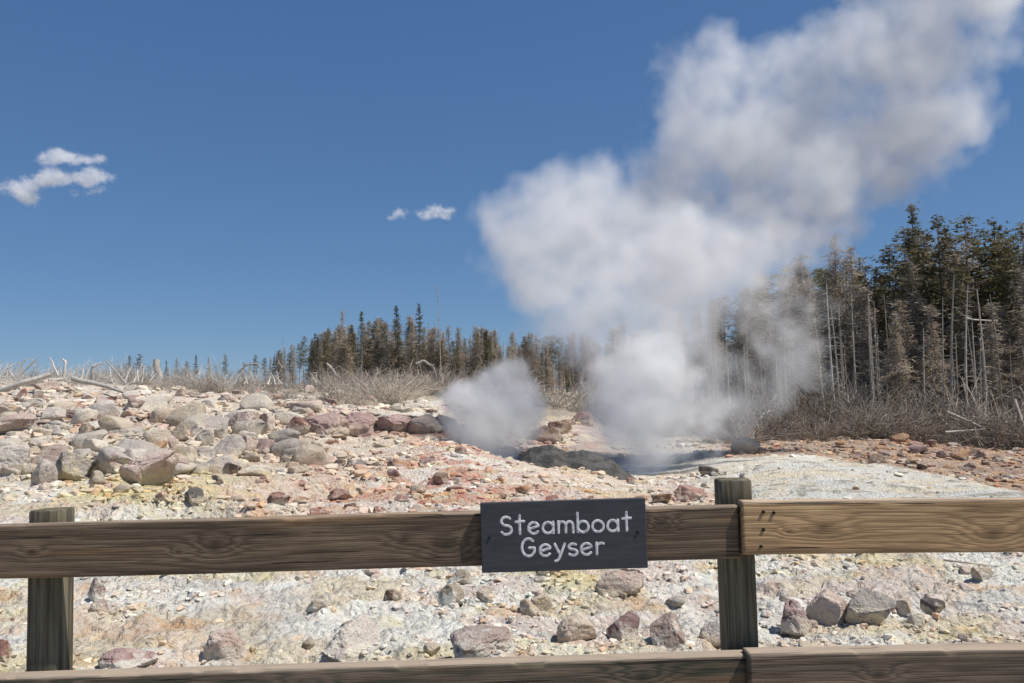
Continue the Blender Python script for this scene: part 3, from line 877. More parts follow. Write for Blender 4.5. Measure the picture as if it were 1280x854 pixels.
def board(name, x0, x1, thick, height, mat, parent, seed, segs=420, rnd=.006):
    """a weathered board along X, front face at y=0, top at z=0, slightly worn edges"""
    ring = []
    def q(cx, cz, a0, a1):
        for k in range(4):
            a = a0+(a1-a0)*k/3
            ring.append((cx+rnd*math.cos(a), cz+rnd*math.sin(a)))
    q(thick-rnd, -rnd, 0, math.pi/2); q(rnd, -rnd, math.pi/2, math.pi)
    for k in range(1, 10): ring.append((0, -rnd-(height-2*rnd)*k/10))
    q(rnd, -height+rnd, math.pi, 1.5*math.pi); q(thick-rnd, -height+rnd, 1.5*math.pi, 2*math.pi)
    n = len(ring)
    xs = np.linspace(x0, x1, segs)
    VV = np.array([[(x, a, z) for (a, z) in ring] for x in xs])
    xn = VV[..., 0]
    VV[..., 2] += (fbm(np.stack([xn*1.4, VV[..., 1]*8, VV[..., 2]*0], -1), 3, seed)-.5)*.010*(VV[..., 2:3][..., 0] > -height*.5) + (fbm(np.stack([xn*1.4+9, xn*0, xn*0], -1), 3, seed+3)-.5)*.005
    VV[..., 1] += (fbm(np.stack([xn*3, VV[..., 2]*25, xn*0], -1), 3, seed+7)-.5)*.005
    chip = sstep(.60, .75, fbm(np.stack([xn*9, xn*0+seed, xn*0], -1), 3, seed+11))
    VV[..., 2] -= chip*.006*(VV[..., 2] > -.004)*(VV[..., 1] < thick*.5)
    ii = np.arange(segs*n).reshape(segs, n)
    FF = [(ii[i, j], ii[i, (j+1) % n], ii[i+1, (j+1) % n], ii[i+1, j]) for i in range(segs-1) for j in range(n)]
    FF.append(tuple(ii[0][::-1])); FF.append(tuple(ii[-1]))
    me = make_mesh(name, VV.reshape(-1, 3), FF, [mat], True)
    me.polygons[-1].use_smooth = False; me.polygons[-2].use_smooth = False
    return link(name, me, parent)


FY = 2.36
def fz(px, py, y=FY): return at(px, py, y)


slope = 0.0035
fence = empty('wooden_fence', (0, FY, -.6))
tag(fence, 'weathered two-rail wooden fence with square posts across the foreground', 'fence')
T = Matrix.Translation


def rail(px0, py0, px1, py1, y, height, thick, mat, seed, xl=None, xr=None, label=None):
    A, B = at(px0, py0, y), at(px1, py1, y)
    ang = math.atan2(B[2]-A[2], B[0]-A[0])
    L = math.hypot(B[0]-A[0], B[2]-A[2])
    o = board('rail', 0, L, thick, height, mat, fence, seed)
    o.location = (A[0]-fence.location.x, y-fence.location.y, A[2]-fence.location.z)
    o.rotation_euler = (0, -ang, 0)
    if label: o['label'] = label
    return o, A, ang


def local(A, ang, px, py, y):
    P = at(px, py, y); dx, dz = P[0]-A[0], P[2]-A[2]
    return dx*math.cos(ang)+dz*math.sin(ang), -dx*math.sin(ang)+dz*math.cos(ang)


yl, yr_ = FY, FY-.014
A0 = at(-1100, 686.7, yl); a0 = 0
B0 = at(923, 632, yl); ang0 = math.atan2(B0[2]-A0[2], B0[0]-A0[0])
kn = [local(A0, ang0, *k, yl) for k in ((268, 683), (222, 690), (558, 682), (826, 655), (505, 674), (40, 690))]
m_w1 = wood_mat('weathered_grey_brown_wood', (.205, .145, .095), (.085, .062, .043), 42.0,
                [(kn[0][0], kn[0][1], .026, 2.4), (kn[1][0], kn[1][1], .008, 1.4), (kn[2][0], kn[2][1], .032, 3.2), (kn[3][0], kn[3][1], .016, 2.6), (kn[4][0], kn[4][1], .02, 1.4), (kn[5][0], kn[5][1], .015, 1.2)], 1, stain=(.27, .15, .065), topw=.3)
rail(-1100, 686.7, 922, 632, yl, .150, .040, m_w1, 31, label='long grey-brown upper rail with knots')
A1 = at(927, 627.5, yr_); B1 = at(1560, 622, yr_); ang1 = math.atan2(B1[2]-A1[2], B1[0]-A1[0])
kk = [local(A1, ang1, *k, yr_) for k in ((1030, 660), (987, 664), (1240, 668))]
m_w2 = wood_mat('fresher_tan_wood', (.56, .36, .19), (.26, .16, .085), 48.0, [(kk[0][0], kk[0][1], .03, 1.6), (kk[1][0], kk[1][1], .012, 1.4), (kk[2][0], kk[2][1], .035, 2.8)], 4, stain=(.34, .21, .11), contrast=.9)
r2, A1, ang1 = rail(927, 627.5, 2500, 613.8, yr_, .148, .045, m_w2, 37, label='newer tan upper rail on the right')
for (px, py) in ((954, 640), (967, 641), (954, 662), (951, 683)):
    u, v = local(A1, ang1, px, py, yr_)
    bm = bmesh.new(); bmesh.ops.create_cone(bm, cap_ends=True, segments=12, radius1=.0045, radius2=.0045, depth=.006)
    me = bpy.data.meshes.new('nail'); bm.to_mesh(me); bm.free()
    m_nail = bpy.data.materials.get('dark_nail')
    if not m_nail:
        m_nail, nt, b = new_mat('dark_nail'); b.inputs['Base Color'].default_value = (.02, .018, .016, 1); b.inputs['Roughness'].default_value = .6
    me.materials.append(m_nail)
    n = link('nail', me, r2); n.location = (u, -.0005, v); n.rotation_euler = (R(90), 0, 0)
m_w3 = wood_mat('dark_streaked_wood', (.18, .135, .095), (.058, .062, .045), 40.0, [(2.93, -.10, .04, 3.2), (3.28, -.06, .03, 2.6), (4.2, -.05, .03, 2.4), (2.6, -.04, .02, 2.0)], 8, stain=(.24, .14, .07), contrast=1.2)
rail(-1100, 883.8, 933, 819, yl-.028, .150, .055, m_w3, 43, label='lower rail with dark swirling grain')
m_w4 = wood_mat('grey_wood', (.18, .135, .096), (.085, .064, .047), 44.0, [(.35, -.06, .02, 2.0)], 12, stain=(.22, .15, .1))
rail(936, 818, 2500, 788, yl-.060, .150, .062, m_w4, 47, label='lower rail piece on the right with a bright top edge')

# posts
m_post, nt, b = new_mat('dark_post_wood')
tc = nd(nt, 'ShaderNodeTexCoord'); p = tc.outputs['Object']
n1 = noise_(nt, mapping_(nt, p, (60, 60, 2.2)), 1, 5, .65); n2 = noise_(nt, mapping_(nt, p, (9, 9, 3)), 1, 4, .6)
c = mix_(nt, rng_(nt, n1, .35, .65), (.07, .06, .042), (.20, .175, .118))
c = mix_(nt, rng_(nt, n2, .5, .66, 0, .6), c, (.115, .098, .064))
c = mix_(nt, rng_(nt, n2, .42, .3, 0, .5), c, (.05, .042, .034))
nt.links.new(c, b.inputs['Base Color']); bump_(nt, b, n1, .8, .003)


def post(px, top, seed, label):
    s = .090
    A = at(px, top, FY+.043)
    zb = -.95
    hgt = A[2]-zb
    nz = 40
    VV = []
    ring = []
    rr_ = .007
    for (cx, cy, a0) in ((s-rr_, s-rr_, 0), (rr_, s-rr_, 90), (rr_, rr_, 180), (s-rr_, rr_, 270)):
        for k in range(4):
            a = R(a0+30*k); ring.append((cx+rr_*math.cos(a), cy+rr_*math.sin(a)))
    n = len(ring)
    for i in range(nz+1):
        z = hgt*i/nz
        for (x, y) in ring: VV.append((x, y, z))
    # worn top: slightly domed with end grain
    for (x, y) in ring: VV.append((s/2+(x-s/2)*.93, s/2+(y-s/2)*.93, hgt+.004))
    VV = np.array(VV)
    VV[:, 0] += (fbm(np.stack([VV[:, 2]*2, VV[:, 1]*20, VV[:, 0]*20], -1), 3, seed)-.5)*.004
    VV[-n:, 2] += (fbm(VV[-n:]*90, 2, seed)-.5)*.008
    L = nz+2
    ii = np.arange(L*n).reshape(L, n)
    FF = [(ii[i, j], ii[i, (j+1) % n], ii[i+1, (j+1) % n], ii[i+1, j]) for i in range(L-1) for j in range(n)]
    FF.append(tuple(ii[-1]))
    o = link('post', make_mesh('post', VV, FF, [m_post], True), fence)
    o.location = (A[0]-fence.location.x, FY+.043-fence.location.y, zb-fence.location.z)
    tag(o, label)
    return o


post(35, 641, 3, 'left post, its right side lit by the sun')
post(901, 603, 5, 'right post with a ragged dark top standing above the rail')
post(-831, 665, 7, None); post(1767, 585, 9, None)

# ------------------------------------------------------------------ sign
ys = FY-.019
C0 = at(600, 629, ys); C1 = at(806.5, 622.5, ys); C2 = at(603.5, 718, ys)
Ws = math.hypot(C1[0]-C0[0], C1[2]-C0[2]); Hs = abs(C2[2]-C0[2])*.985
angs = math.atan2(C1[2]-C0[2], C1[0]-C0[0])
sign = empty('name_sign', (C0[0], ys, C0[2]))
sign.rotation_euler = (0, -angs, 0)
tag(sign, 'dark slate-grey wooden sign with pale routed two-line lettering, fixed to the upper rail', 'sign')
m_sign, nt, b = new_mat('slate_paint')
tc = nd(nt, 'ShaderNodeTexCoord')
n1 = noise_(nt, mapping_(nt, tc.outputs['Object'], (3, 3, 30)), 3, 5, .6); n2 = noise_(nt, tc.outputs['Object'], 25, 5, .65)
c = mix_(nt, rng_(nt, n1, .35, .65), (.044, .045, .049), (.060, .061, .066))
c = mix_(nt, rng_(nt, n2, .62, .75, 0, .35), c, (.09, .09, .10))
nt.links.new(c, b.inputs['Base Color']); b.inputs['Roughness'].default_value = .55; b.inputs['Specular IOR Level'].default_value = .3
bump_(nt, b, n2, .25, .0015)
bm = bmesh.new(); bmesh.ops.create_cube(bm, size=1)
for v in bm.verts: v.co = Vector(((v.co.x+.5)*Ws, (v.co.y+.5)*.0185, (v.co.z-.5)*Hs))
bmesh.ops.bevel(bm, geom=bm.edges[:], offset=.0025, segments=3, affect='EDGES', profile=.5)
me = bpy.data.meshes.new('sign_board'); bm.to_mesh(me); bm.free(); me.materials.append(m_sign)
link('sign_board', me, sign)

m_let, nt, b = new_mat('pale_lettering')
tc = nd(nt, 'ShaderNodeTexCoord'); n2 = noise_(nt, tc.outputs['Object'], 90, 4, .6)
nt.links.new(mix_(nt, rng_(nt, n2, .42, .62), (.74, .73, .71), (.42, .41, .41)), b.inputs['Base Color'])


def arc(cx, cy, rx, ry, a0, a1, n=14):
    return [(cx+rx*math.cos(R(a0+(a1-a0)*k/n)), cy+ry*math.sin(R(a0+(a1-a0)*k/n))) for k in range(n+1)]


# strokes of each letter in units of the x-height; (strokes, advance)
GL = {
    'S': ([arc(.45, 1.10, .36, .34, 35, 270, 16)[:-1] + arc(.45, .40, .40, .36, 90, -150, 16)], 1.12),
    't': ([[(.36, 1.52), (.34, .9), (.36, .06)], [(.05, 1.02), (.68, 1.06)]], .92),
    'e': ([[(.14, .42), (.84, .66)] + arc(.48, .49, .40, .45, 28, 320, 18)], 1.10),
    'a': ([arc(.46, .48, .40, .44, 40, 400, 22), [(.86, .93), (.86, .05)]], 1.16),
    'm': ([[(.10, .95), (.10, .05)], [(.10, .55)] + arc(.38, .60, .27, .33, 165, 0, 12) + [(.65, .05)], [(.65, .55)] + arc(.93, .60, .27, .33, 165, 0, 12) + [(1.20, .05)]], 1.46),
    'b': ([[(.10, 1.58), (.10, .05)], arc(.50, .48, .40, .44, 180, -180, 22)], 1.12),
    'o': ([arc(.50, .48, .42, .45, 90, 450, 24)], 1.16),
    'G': ([arc(.56, .76, .48, .70, 45, 335, 24) + [(1.0, .72), (.62, .72)]], 1.30),
    'y': ([[(.08, .95), (.44, .12)], [(.80, .95), (.40, -.12), (.26, -.34), (.10, -.40)]], 1.0),
    's': ([arc(.38, .72, .28, .22, 40, 270, 12)[:-1] + arc(.38, .25, .31, .24, 90, -150, 12)], .90),
    'r': ([[(.12, .95), (.12, .05)], [(.12, .55)] + arc(.44, .60, .32, .33, 165, 55, 8)], .78),
}


def strokes_mesh(bm, path, rad, ydep):
    """a rounded stroke: half-round bead along a 2D path, with round ends"""
    pts = [Vector((p_[0], 0, p_[1])) for p_ in path]
    # resample
    d = [0]
    for a_, b_ in zip(pts, pts[1:]): d.append(d[-1]+(b_-a_).length)
    n = max(6, int(d[-1]/(rad*.6)))
    out = []
    for k in range(n+1):
        s = d[-1]*k/n
        j = max(i for i in range(len(d)) if d[i] <= s+1e-9); j = min(j, len(pts)-2)
        t = (s-d[j])/max(d[j+1]-d[j], 1e-9)
        out.append(pts[j].lerp(pts[j+1], t))
    seq = []
    t0 = (out[0]-out[1]).normalized(); t1 = (out[-1]-out[-2]).normalized()
    closed = (out[0]-out[-1]).length < rad*.5
    for q_, sc_ in ((.95, .3), (.7, .71), (.38, .92)): seq.append((out[0]+t0*rad*q_, sc_))
    for o_ in out: seq.append((o_, 1))
    for q_, sc_ in ((.38, .92), (.7, .71), (.95, .3)): seq.append((out[-1]+t1*rad*q_, sc_))
    rings = []
    for i, (c_, sc_) in enumerate(seq):
        a_ = seq[max(i-1, 0)][0]; b_ = seq[min(i+1, len(seq)-1)][0]
        tg = (b_-a_).normalized(); nn = Vector((-tg.z, 0, tg.x))
        ring = []
        for k in range(7):
            ph = math.pi*k/6
            ring.append(bm.verts.new(c_ + nn*(rad*sc_*math.cos(ph)) + Vector((0, -ydep*math.sin(ph)*sc_, 0))))
        rings.append(ring)
    for ra, rb in zip(rings, rings[1:]):
        for k in range(6): bm.faces.new((ra[k], ra[k+1], rb[k+1], rb[k]))


def write(text, fx0, fx1, fbase, xh):
    adv = sum(GL[c_][1] for c_ in text) - .14
    sx_ = (fx1-fx0)*Ws/adv; sz_ = xh*Hs
    cur = 0
    for c_ in text:
        st, ad = GL[c_]
        bm = bmesh.new()
        for s_ in st:
            strokes_mesh(bm, [(fx0*Ws+(cur+p_[0])*sx_, -fbase*Hs+p_[1]*sz_) for p_ in s_], .0037, .0008)
        bmesh.ops.recalc_face_normals(bm, faces=bm.faces[:])
        me = bpy.data.meshes.new('letter'); bm.to_mesh(me); bm.free()
        me.materials.append(m_let)
        for p_ in me.polygons: p_.use_smooth = True
        link('letter', me, sign)
        cur += ad


write('Steamboat', .118, .915, .468, .178)
write('Geyser', .238, .738, .790, .178)
for fx, fz_ in ((.05, .50), (.945, .49)):
    bm = bmesh.new(); bmesh.ops.create_cone(bm, cap_ends=True, segments=16, radius1=.0048, radius2=.0042, depth=.004)
    me = bpy.data.meshes.new('screw'); bm.to_mesh(me); bm.free(); me.materials.append(bpy.data.materials['dark_nail'])
    s_ = link('screw', me, sign); s_.location = (fx*Ws, -.0005, -fz_*Hs); s_.rotation_euler = (R(90), 0, 0)

# ------------------------------------------------------------------ trees
def leaf_mat(name, a, bcol, cc):
    m, nt, b = new_mat(name)
    geo = nd(nt, 'ShaderNodeNewGeometry'); oi = nd(nt, 'ShaderNodeObjectInfo')
    n1 = noise_(nt, geo.outputs['Position'], .55, 3, .6); n2 = noise_(nt, geo.outputs['Position'], 3.5, 3, .6)
    c = mix_(nt, rng_(nt, n1, .38, .62), a, bcol)
    c = mix_(nt, rng_(nt, n2, .52, .66, 0, .8), c, cc)
    c = mix_(nt, 1.0, c, math_(nt, 'MULTIPLY_ADD', oi.outputs['Random'], .6, .7), 'MULTIPLY')
    nt.links.new(c, b.inputs['Base Color'])
    tl = nd(nt, 'ShaderNodeBsdfTranslucent'); nt.links.new(c, tl.inputs['Color'])
    ms = nd(nt, 'ShaderNodeMixShader'); ms.inputs[0].default_value = .5
    nt.links.new(b.outputs[0], ms.inputs[1]); nt.links.new(tl.outputs[0], ms.inputs[2])
    nt.links.new(ms.outputs[0], nt.nodes['Material Output'].inputs['Surface'])
    return m


def bark_mat(name, a, bcol):
    m, nt, b = new_mat(name)
    geo = nd(nt, 'ShaderNodeNewGeometry'); oi = nd(nt, 'ShaderNodeObjectInfo')
    n1 = noise_(nt, mapping_(nt, geo.outputs['Position'], (9, 9, 2)), 1, 4, .6)
    c = mix_(nt, rng_(nt, n1, .35, .65), a, bcol)
    c = mix_(nt, 1.0, c, math_(nt, 'MULTIPLY_ADD', oi.outputs['Random'], .6, .7), 'MULTIPLY')
    nt.links.new(c, b.inputs['Base Color'])
    return m


m_green = leaf_mat('pine_needles', (.145, .13, .058), (.16, .14, .07), (.27, .21, .125))
m_spruce = leaf_mat('spruce_needles', (.12, .125, .07), (.145, .135, .08), (.25, .20, .14))
m_brown = leaf_mat('dying_needles', (.38, .31, .225), (.48, .40, .31), (.22, .185, .11))
m_twig = bark_mat('grey_twigs', (.31, .265, .215), (.42, .37, .31))
m_bark = bark_mat('pine_bark', (.24, .20, .16), (.36, .305, .25))
m_snag = bark_mat('grey_dead_bark', (.32, .275, .22), (.46, .40, .33))
m_dead = bark_mat('bleached_wood', (.44, .40, .35), (.60, .56, .50))
m_deadb = bark_mat('brown_dead_wood', (.36, .305, .245), (.47, .41, .34))


class MB:
    def __init__(s): s.V, s.F, s.M, s.n = [], [], [], 0
    def add(s, V, Fc, mi=0):
        s.V.append(np.asarray(V, float)); s.F += [tuple(i+s.n for i in f) for f in Fc]; s.M += [mi]*len(Fc); s.n += len(V)
    def tube(s, pts, r0, r1, k=5, mi=0):
        pts = np.asarray(pts, float); n = len(pts)
        VV = []
        for i in range(n):
            t = pts[min(i+1, n-1)]-pts[max(i-1, 0)]; t = t/max(np.linalg.norm(t), 1e-9)
            a = np.cross(t, [0, 0, 1] if abs(t[2]) < .9 else [1, 0, 0]); a /= np.linalg.norm(a); b_ = np.cross(t, a)
            r = r0+(r1-r0)*i/(n-1)
            for j in range(k):
                ph = 2*math.pi*j/k
                VV.append(pts[i]+r*(a*math.cos(ph)+b_*math.sin(ph)))
        FF = [(i*k+j, i*k+(j+1) % k, (i+1)*k+(j+1) % k, (i+1)*k+j) for i in range(n-1) for j in range(k)]
        s.add(VV, FF, mi)
    def mesh(s, name, mats, smooth=False):
        return make_mesh(name, np.concatenate(s.V), s.F, mats, smooth, s.M)


def tuft(mb, p, size, r, n=3, mi=0, slim=.55):
    for _ in range(n):
        a = r.normal(size=3); a /= np.linalg.norm(a); a[2] *= .6
        b_ = np.cross(a, r.normal(size=3)); b_ /= np.linalg.norm(b_)
        c_ = p + r.normal(size=3)*size*.35
        l = size*r.uniform(.6, 1.2); w_ = l*slim*r.uniform(.5, 1)
        mb.add([c_-a*l*.5, c_+b_*w_*.5, c_+a*l*.5, c_-b_*w_*.5], [(0, 1, 2, 3)], mi)


def conifer(kind, seed, H=15.0):
    r = np.random.default_rng(seed)
    lean = r.normal(size=2)*.012*H
    def axis(t): return np.array([lean[0]*t*t + .05*math.sin(t*5+seed), lean[1]*t*t, H*t])
    tr = MB()
    tr.tube([axis(t) for t in np.linspace(-.03, .985, 14)], .0105*H*(.8 if kind != 'spruce' else 1), .0015*H, 7)
    cr = MB()
    cfg = {'pine': (.42, 26, 5, .115, .30, m_green), 'spruce': (.14, 40, 6, .135, .26, m_spruce), 'dying': (.16, 42, 6, .15, .22, m_brown), 'small': (.08, 26, 6, .17, .35, m_spruce)}[kind]
    z0, nw, nb, L0, ts, mat = cfg
    gaps = r.uniform(0, 1, 8)
    for i in range(nw):
        t = z0+(.99-z0)*((i+r.uniform(-.4, .4))/nw)
        t = min(max(t, z0), .99)
        f = (t-z0)/(1-z0)
        if kind == 'pine': prof = math.sin(math.pi*(f*.80+.17))**.8*(.75+.5*r.random())
        elif kind == 'dying': prof = (1-f)**.8*(.5+.7*r.random())
        else: prof = (1-f)**.85*(.72+.45*r.random())
        for j in range(nb):
            if r.random() < .18: continue
            az_ = r.uniform(0, 2*math.pi)
            if kind == 'pine' and abs(math.sin(az_*1.5+gaps[int(f*7.9)]*6)) < .25: continue
            L = H*L0*prof*r.uniform(.55, 1.15)
            if kind == 'pine': rise = L*r.uniform(.0, .6)
            elif kind == 'dying': rise = -L*r.uniform(.0, .5)
            else: rise = -L*r.uniform(.05, .40) if f < .75 else L*r.uniform(0, .5)
            p0 = axis(t); d = np.array([math.cos(az_), math.sin(az_), 0])
            p1 = p0+d*L*.55+np.array([0, 0, rise*.35]); p2 = p0+d*L+np.array([0, 0, rise])
            cr.tube([p0, p1, p2], .0016*H, .0004*H, 3, 1)
            nt_ = max(2, int(L/H*62))
            for q in range(nt_):
                u = .22+.78*(q+r.random())/nt_
                pp = p0*(1-u)**2+2*p1*u*(1-u)+p2*u*u
                pp = pp+np.cross(d, [0, 0, 1])*r.normal()*L*.16*(1.1-u*.5)
                if kind == 'dying':
                    tuft(cr, pp, .038*H*r.uniform(.6, 1.2), r, 4, 0 if r.random() < .7 else 1, .17)
                else:
                    tuft(cr, pp, ts*.085*H*r.uniform(.6, 1.3), r, 5, 0, .38)
        if kind != 'dying' and i % 3 == 0:
            tuft(cr, axis(t), ts*.085*H, r, 3, 0, .4)
    # bare dead branchlets on the trunk below the crown
    for _ in range(26):
        t = r.uniform(.06, z0+.15); az_ = r.uniform(0, 6.28); L = H*r.uniform(.02, .07)
        p0 = axis(t); cr.tube([p0, p0+np.array([math.cos(az_)*L, math.sin(az_)*L, -L*r.uniform(-.1, .5)])], .001*H, .0003*H, 3, 1)
    return tr.mesh('trunk', [m_bark]), cr.mesh('crown', [mat, m_twig])


def snag(seed, H=12.0, nbr=26, mat=None, blen=.06):
    r = np.random.default_rng(seed)
    lean = r.normal(size=2)*.03*H
    def axis(t): return np.array([lean[0]*t*t, lean[1]*t*t, H*t])
    tr = MB(); tr.tube([axis(t) for t in np.linspace(-.04, 1, 10)], .011*H, .0025*H, 7)
    br = MB()
    for _ in range(nbr):
        t = r.uniform(.2, .98); az_ = r.uniform(0, 6.28); L = H*blen*r.uniform(.3, 1.4)*(1.15-t*.7)
        p0 = axis(t); e = p0+np.array([math.cos(az_)*L, math.sin(az_)*L, L*r.uniform(-.5, .25)])
        br.tube([p0, (p0+e)/2+np.array([0, 0, L*.08]), e], .0026*H, .0007*H, 4)
        for _k in range(3):
            u = r.uniform(.4, 1); q = p0+(e-p0)*u
            br.tube([q, q+r.normal(size=3)*L*.28], .0008*H, .0003*H, 3)
    return tr.mesh('trunk', [mat or m_dead]), br.mesh('crown', [mat or m_dead])


def thicket(seed, H=1.6, n=70, spread=.9):
    """a tangle of bare dead twigs growing from one foot"""
    r = np.random.default_rng(seed)
    mb = MB()
    for _ in range(n):
        az_ = r.uniform(0, 6.28); el_ = r.uniform(.15, 1.45)
        L = H*r.uniform(.4, 1.15)
        d = np.array([math.cos(az_)*math.cos(el_)*spread, math.sin(az_)*math.cos(el_)*spread, math.sin(el_)])
        p0 = np.array([r.normal()*.16*H, r.normal()*.16*H, -.05])
        mid = p0+d*L*.5+r.normal(size=3)*.09*H; e = p0+d*L+r.normal(size=3)*.16*H
        e[2] = max(e[2], .02)
        mb.tube([p0, mid, e], .012*H, .004*H, 3)
        for _k in range(4):
            u = r.uniform(.3, 1); q = p0*(1-u)**2+2*mid*u*(1-u)+e*u*u
            f = q+(r.normal(size=3)*.7+d)*L*.22
            mb.tube([q, f], .0055*H, .002*H, 3)
    return mb


PROT = {}
KIDS = {}


def proto(key, name, builder):
    tr, cr, second = builder
    PROT[key] = (name, tr, cr, second)


for k in range(4): proto(('pine', k), 'pine_tree', (*conifer('pine', 40+k), 'crown'))
for k in range(4): proto(('spruce', k), 'spruce_tree', (*conifer('spruce', 60+k), 'crown'))
for k in range(5): proto(('dying', k), 'dying_tree', (*conifer('dying', 80+k), 'crown'))
for k in range(3): proto(('small', k), 'young_tree', (*conifer('small', 100+k), 'crown'))
for k in range(3): proto(('snag', k), 'dead_tree', (*snag(120+k, 15.0, 30, m_snag, .05), 'branches'))
for k in range(2): proto(('bleached', k), 'dead_tree', (*snag(140+k, 15.0, 22, m_dead, .09), 'branches'))
_first = {}


def put_tree(key, px, top, depth, label, group=None, hs=1.0, base=None):
    name, tr, cr, second = PROT[key]
    X = at(px, 500, depth)[0]
    z = float(ground_h(np.array([X]), np.array([depth]))[0])
    Z1 = at(px, top, depth)[2]
    s = max((Z1-z)/15.0, .05)
    if key not in _first:
        root = empty(name); a_ = link('trunk', tr, root); b_ = link('crown', cr, root)
        _first[key] = root; KIDS[root.name] = [a_, b_]
        o = root
    else:
        src = _first[key]
        o = src.copy(); COL.objects.link(o)
        for ch in KIDS[src.name]:
            c_ = ch.copy(); COL.objects.link(c_); c_.parent = o
    o.location = (X, depth, z-.1); o.scale = (s*hs, s*hs, s); o.rotation_euler = (R(rr.uniform(-1.5, 1.5)), R(rr.uniform(-2, 2)), rr.uniform(0, 6.28))
    o['label'] = label; o['category'] = 'tree'
    if 'group' in o: del o['group']
    if group: o['group'] = group
    return o


# skyline of the forest: photo column -> row of the tree tops
SKX = [345, 400, 425, 450, 500, 530, 560, 600, 650, 700, 780, 850, 930, 1000, 1045, 1080, 1110, 1150, 1185, 1215, 1240, 1290, 1340]
SKY = [432, 412, 400, 396, 390, 388, 402, 402, 410, 412, 400, 385, 350, 320, 296, 308, 315, 262, 275, 285, 275, 285, 280]


def fdep(px): return float(np.interp(px, [340, 500, 600, 700, 800, 900, 1000, 1100, 1300], [120, 112, 104, 92, 80, 70, 63, 58, 52]))


# named trees on the skyline
put_tree(('spruce', 0), 1152, 247, 58, 'tallest conical spruce of the right-hand forest, its tip highest on the skyline', hs=1.0)
put_tree(('pine', 0), 1186, 263, 57, 'feathery pine just right of the tallest spruce', hs=1.15)
put_tree(('pine', 1), 1222, 266, 55, 'broad olive pine second from the right edge', hs=1.35)
put_tree(('pine', 2), 1252, 272, 56, 'olive pine with a flat tufted top near the right edge', hs=1.25)
put_tree(('pine', 3), 1284, 276, 53, 'pine cut off by the right edge of the photograph', hs=1.2)
put_tree(('dying', 0), 1048, 286, 62, 'brownish pine with a round tip standing at the edge of the big steam column', hs=1.1)
put_tree(('dying', 1), 1082, 303, 60, 'dull brown tree between the steam column and the tallest spruce', hs=1.2)
put_tree(('pine', 2), 1112, 308, 60, 'shorter green-brown pine left of the tallest spruce', hs=1.2)
put_tree(('spruce', 1), 528, 378, 108, 'dark pointed spruce standing highest in the left-hand forest', hs=1.25)
put_tree(('spruce', 2), 499, 379, 110, 'dark pointed spruce left of the highest one in the left-hand forest', hs=1.15)
put_tree(('snag', 0), 552, 352, 104, 'bare thin dead pole rising above the left-hand forest', hs=.55)
put_tree(('spruce', 3), 452, 387, 113, 'greenish spruce with a broken tip in the left-hand forest', hs=1.1)
put_tree(('dying', 2), 426, 387, 114, 'slim brown pointed tree at the left end of the forest', hs=.9)
put_tree(('dying', 3), 474, 395, 112, 'brown ragged tree between two green spruces', hs=1.1)
put_tree(('snag', 1), 352, 418, 118, 'thin bare dead tree standing alone left of the forest', hs=.7)
put_tree(('bleached', 0), 452, 432, 92, 'white bleached dead tree with crossing branches in front of the left-hand forest', hs=1.1)
put_tree(('bleached', 1), 1043, 350, 54, 'pale leaning bare trunk left of the tall spruce', hs=1.0)
put_tree(('snag', 2), 1070, 362, 53, 'second pale bare trunk beside the leaning one', hs=.9)
tr_ = random.Random(12)
for k in range(410):
    if k < 92: px = tr_.uniform(1005, 1330)
    elif k < 245: px = tr_.uniform(395, 680)
    else: px = tr_.uniform(600, 1010)
    d = fdep(px)+tr_.uniform(-2, 34 if px > 700 else 18)
    top = float(np.interp(px, SKX, SKY))
    base_ = 520
    top = top + (base_-top)*min(.62, abs(tr_.gauss(0, .20 if k < 215 else .15))) + 3
    right = px > 1005
    q = tr_.random()
    if right:
        key = ('pine', tr_.randrange(4)) if q < .24 else ('dying', tr_.randrange(5)) if q < .86 else ('spruce', tr_.randrange(4)) if q < .90 else ('snag', tr_.randrange(3))
        side = 'in the forest right of the steam'; grp = 'trees of the right-hand forest'
    elif px < 620:
        key = ('spruce', tr_.randrange(4)) if q < .10 else ('pine', tr_.randrange(4)) if q < .22 else ('dying', tr_.randrange(5)) if q < .92 else ('snag', tr_.randrange(3))
        side = 'in the forest left of the steam'; grp = 'trees of the left-hand forest'
    else:
        key = ('pine', tr_.randrange(4)) if q < .12 else ('dying', tr_.randrange(5)) if q < .72 else ('spruce', tr_.randrange(4)) if q < .80 else ('snag', tr_.randrange(3))
        side = 'half hidden behind the steam'; grp = 'trees behind the steam'
    lab = {'pine': 'olive green pine with bare lower trunk ', 'dying': 'brown half-dead conifer with ragged twigs ', 'spruce': 'dark green narrow spruce ', 'snag': 'grey bare dead trunk '}[key[0]]+side
    put_tree(key, px, top, d, lab, grp, tr_.uniform(1.0, 1.6)*(1.25 if px < 640 else 1) if key[0] != 'snag' else tr_.uniform(.7, 1.1))
for k in range(20):
    px = 300+110*tr_.random()**.7
    top = float(np.interp(px, [300, 345, 400, 412], [452, 436, 414, 404]))+abs(tr_.gauss(0, 9))
    put_tree(('dying', tr_.randrange(5)) if k % 3 else ('pine', tr_.randrange(4)), px, top, 116+tr_.uniform(-5, 10), 'small ragged tree where the left-hand forest tapers off' if k % 3 else 'small green tree where the left-hand forest tapers off', 'trees at the tapering end of the left-hand forest', tr_.uniform(.9, 1.5))
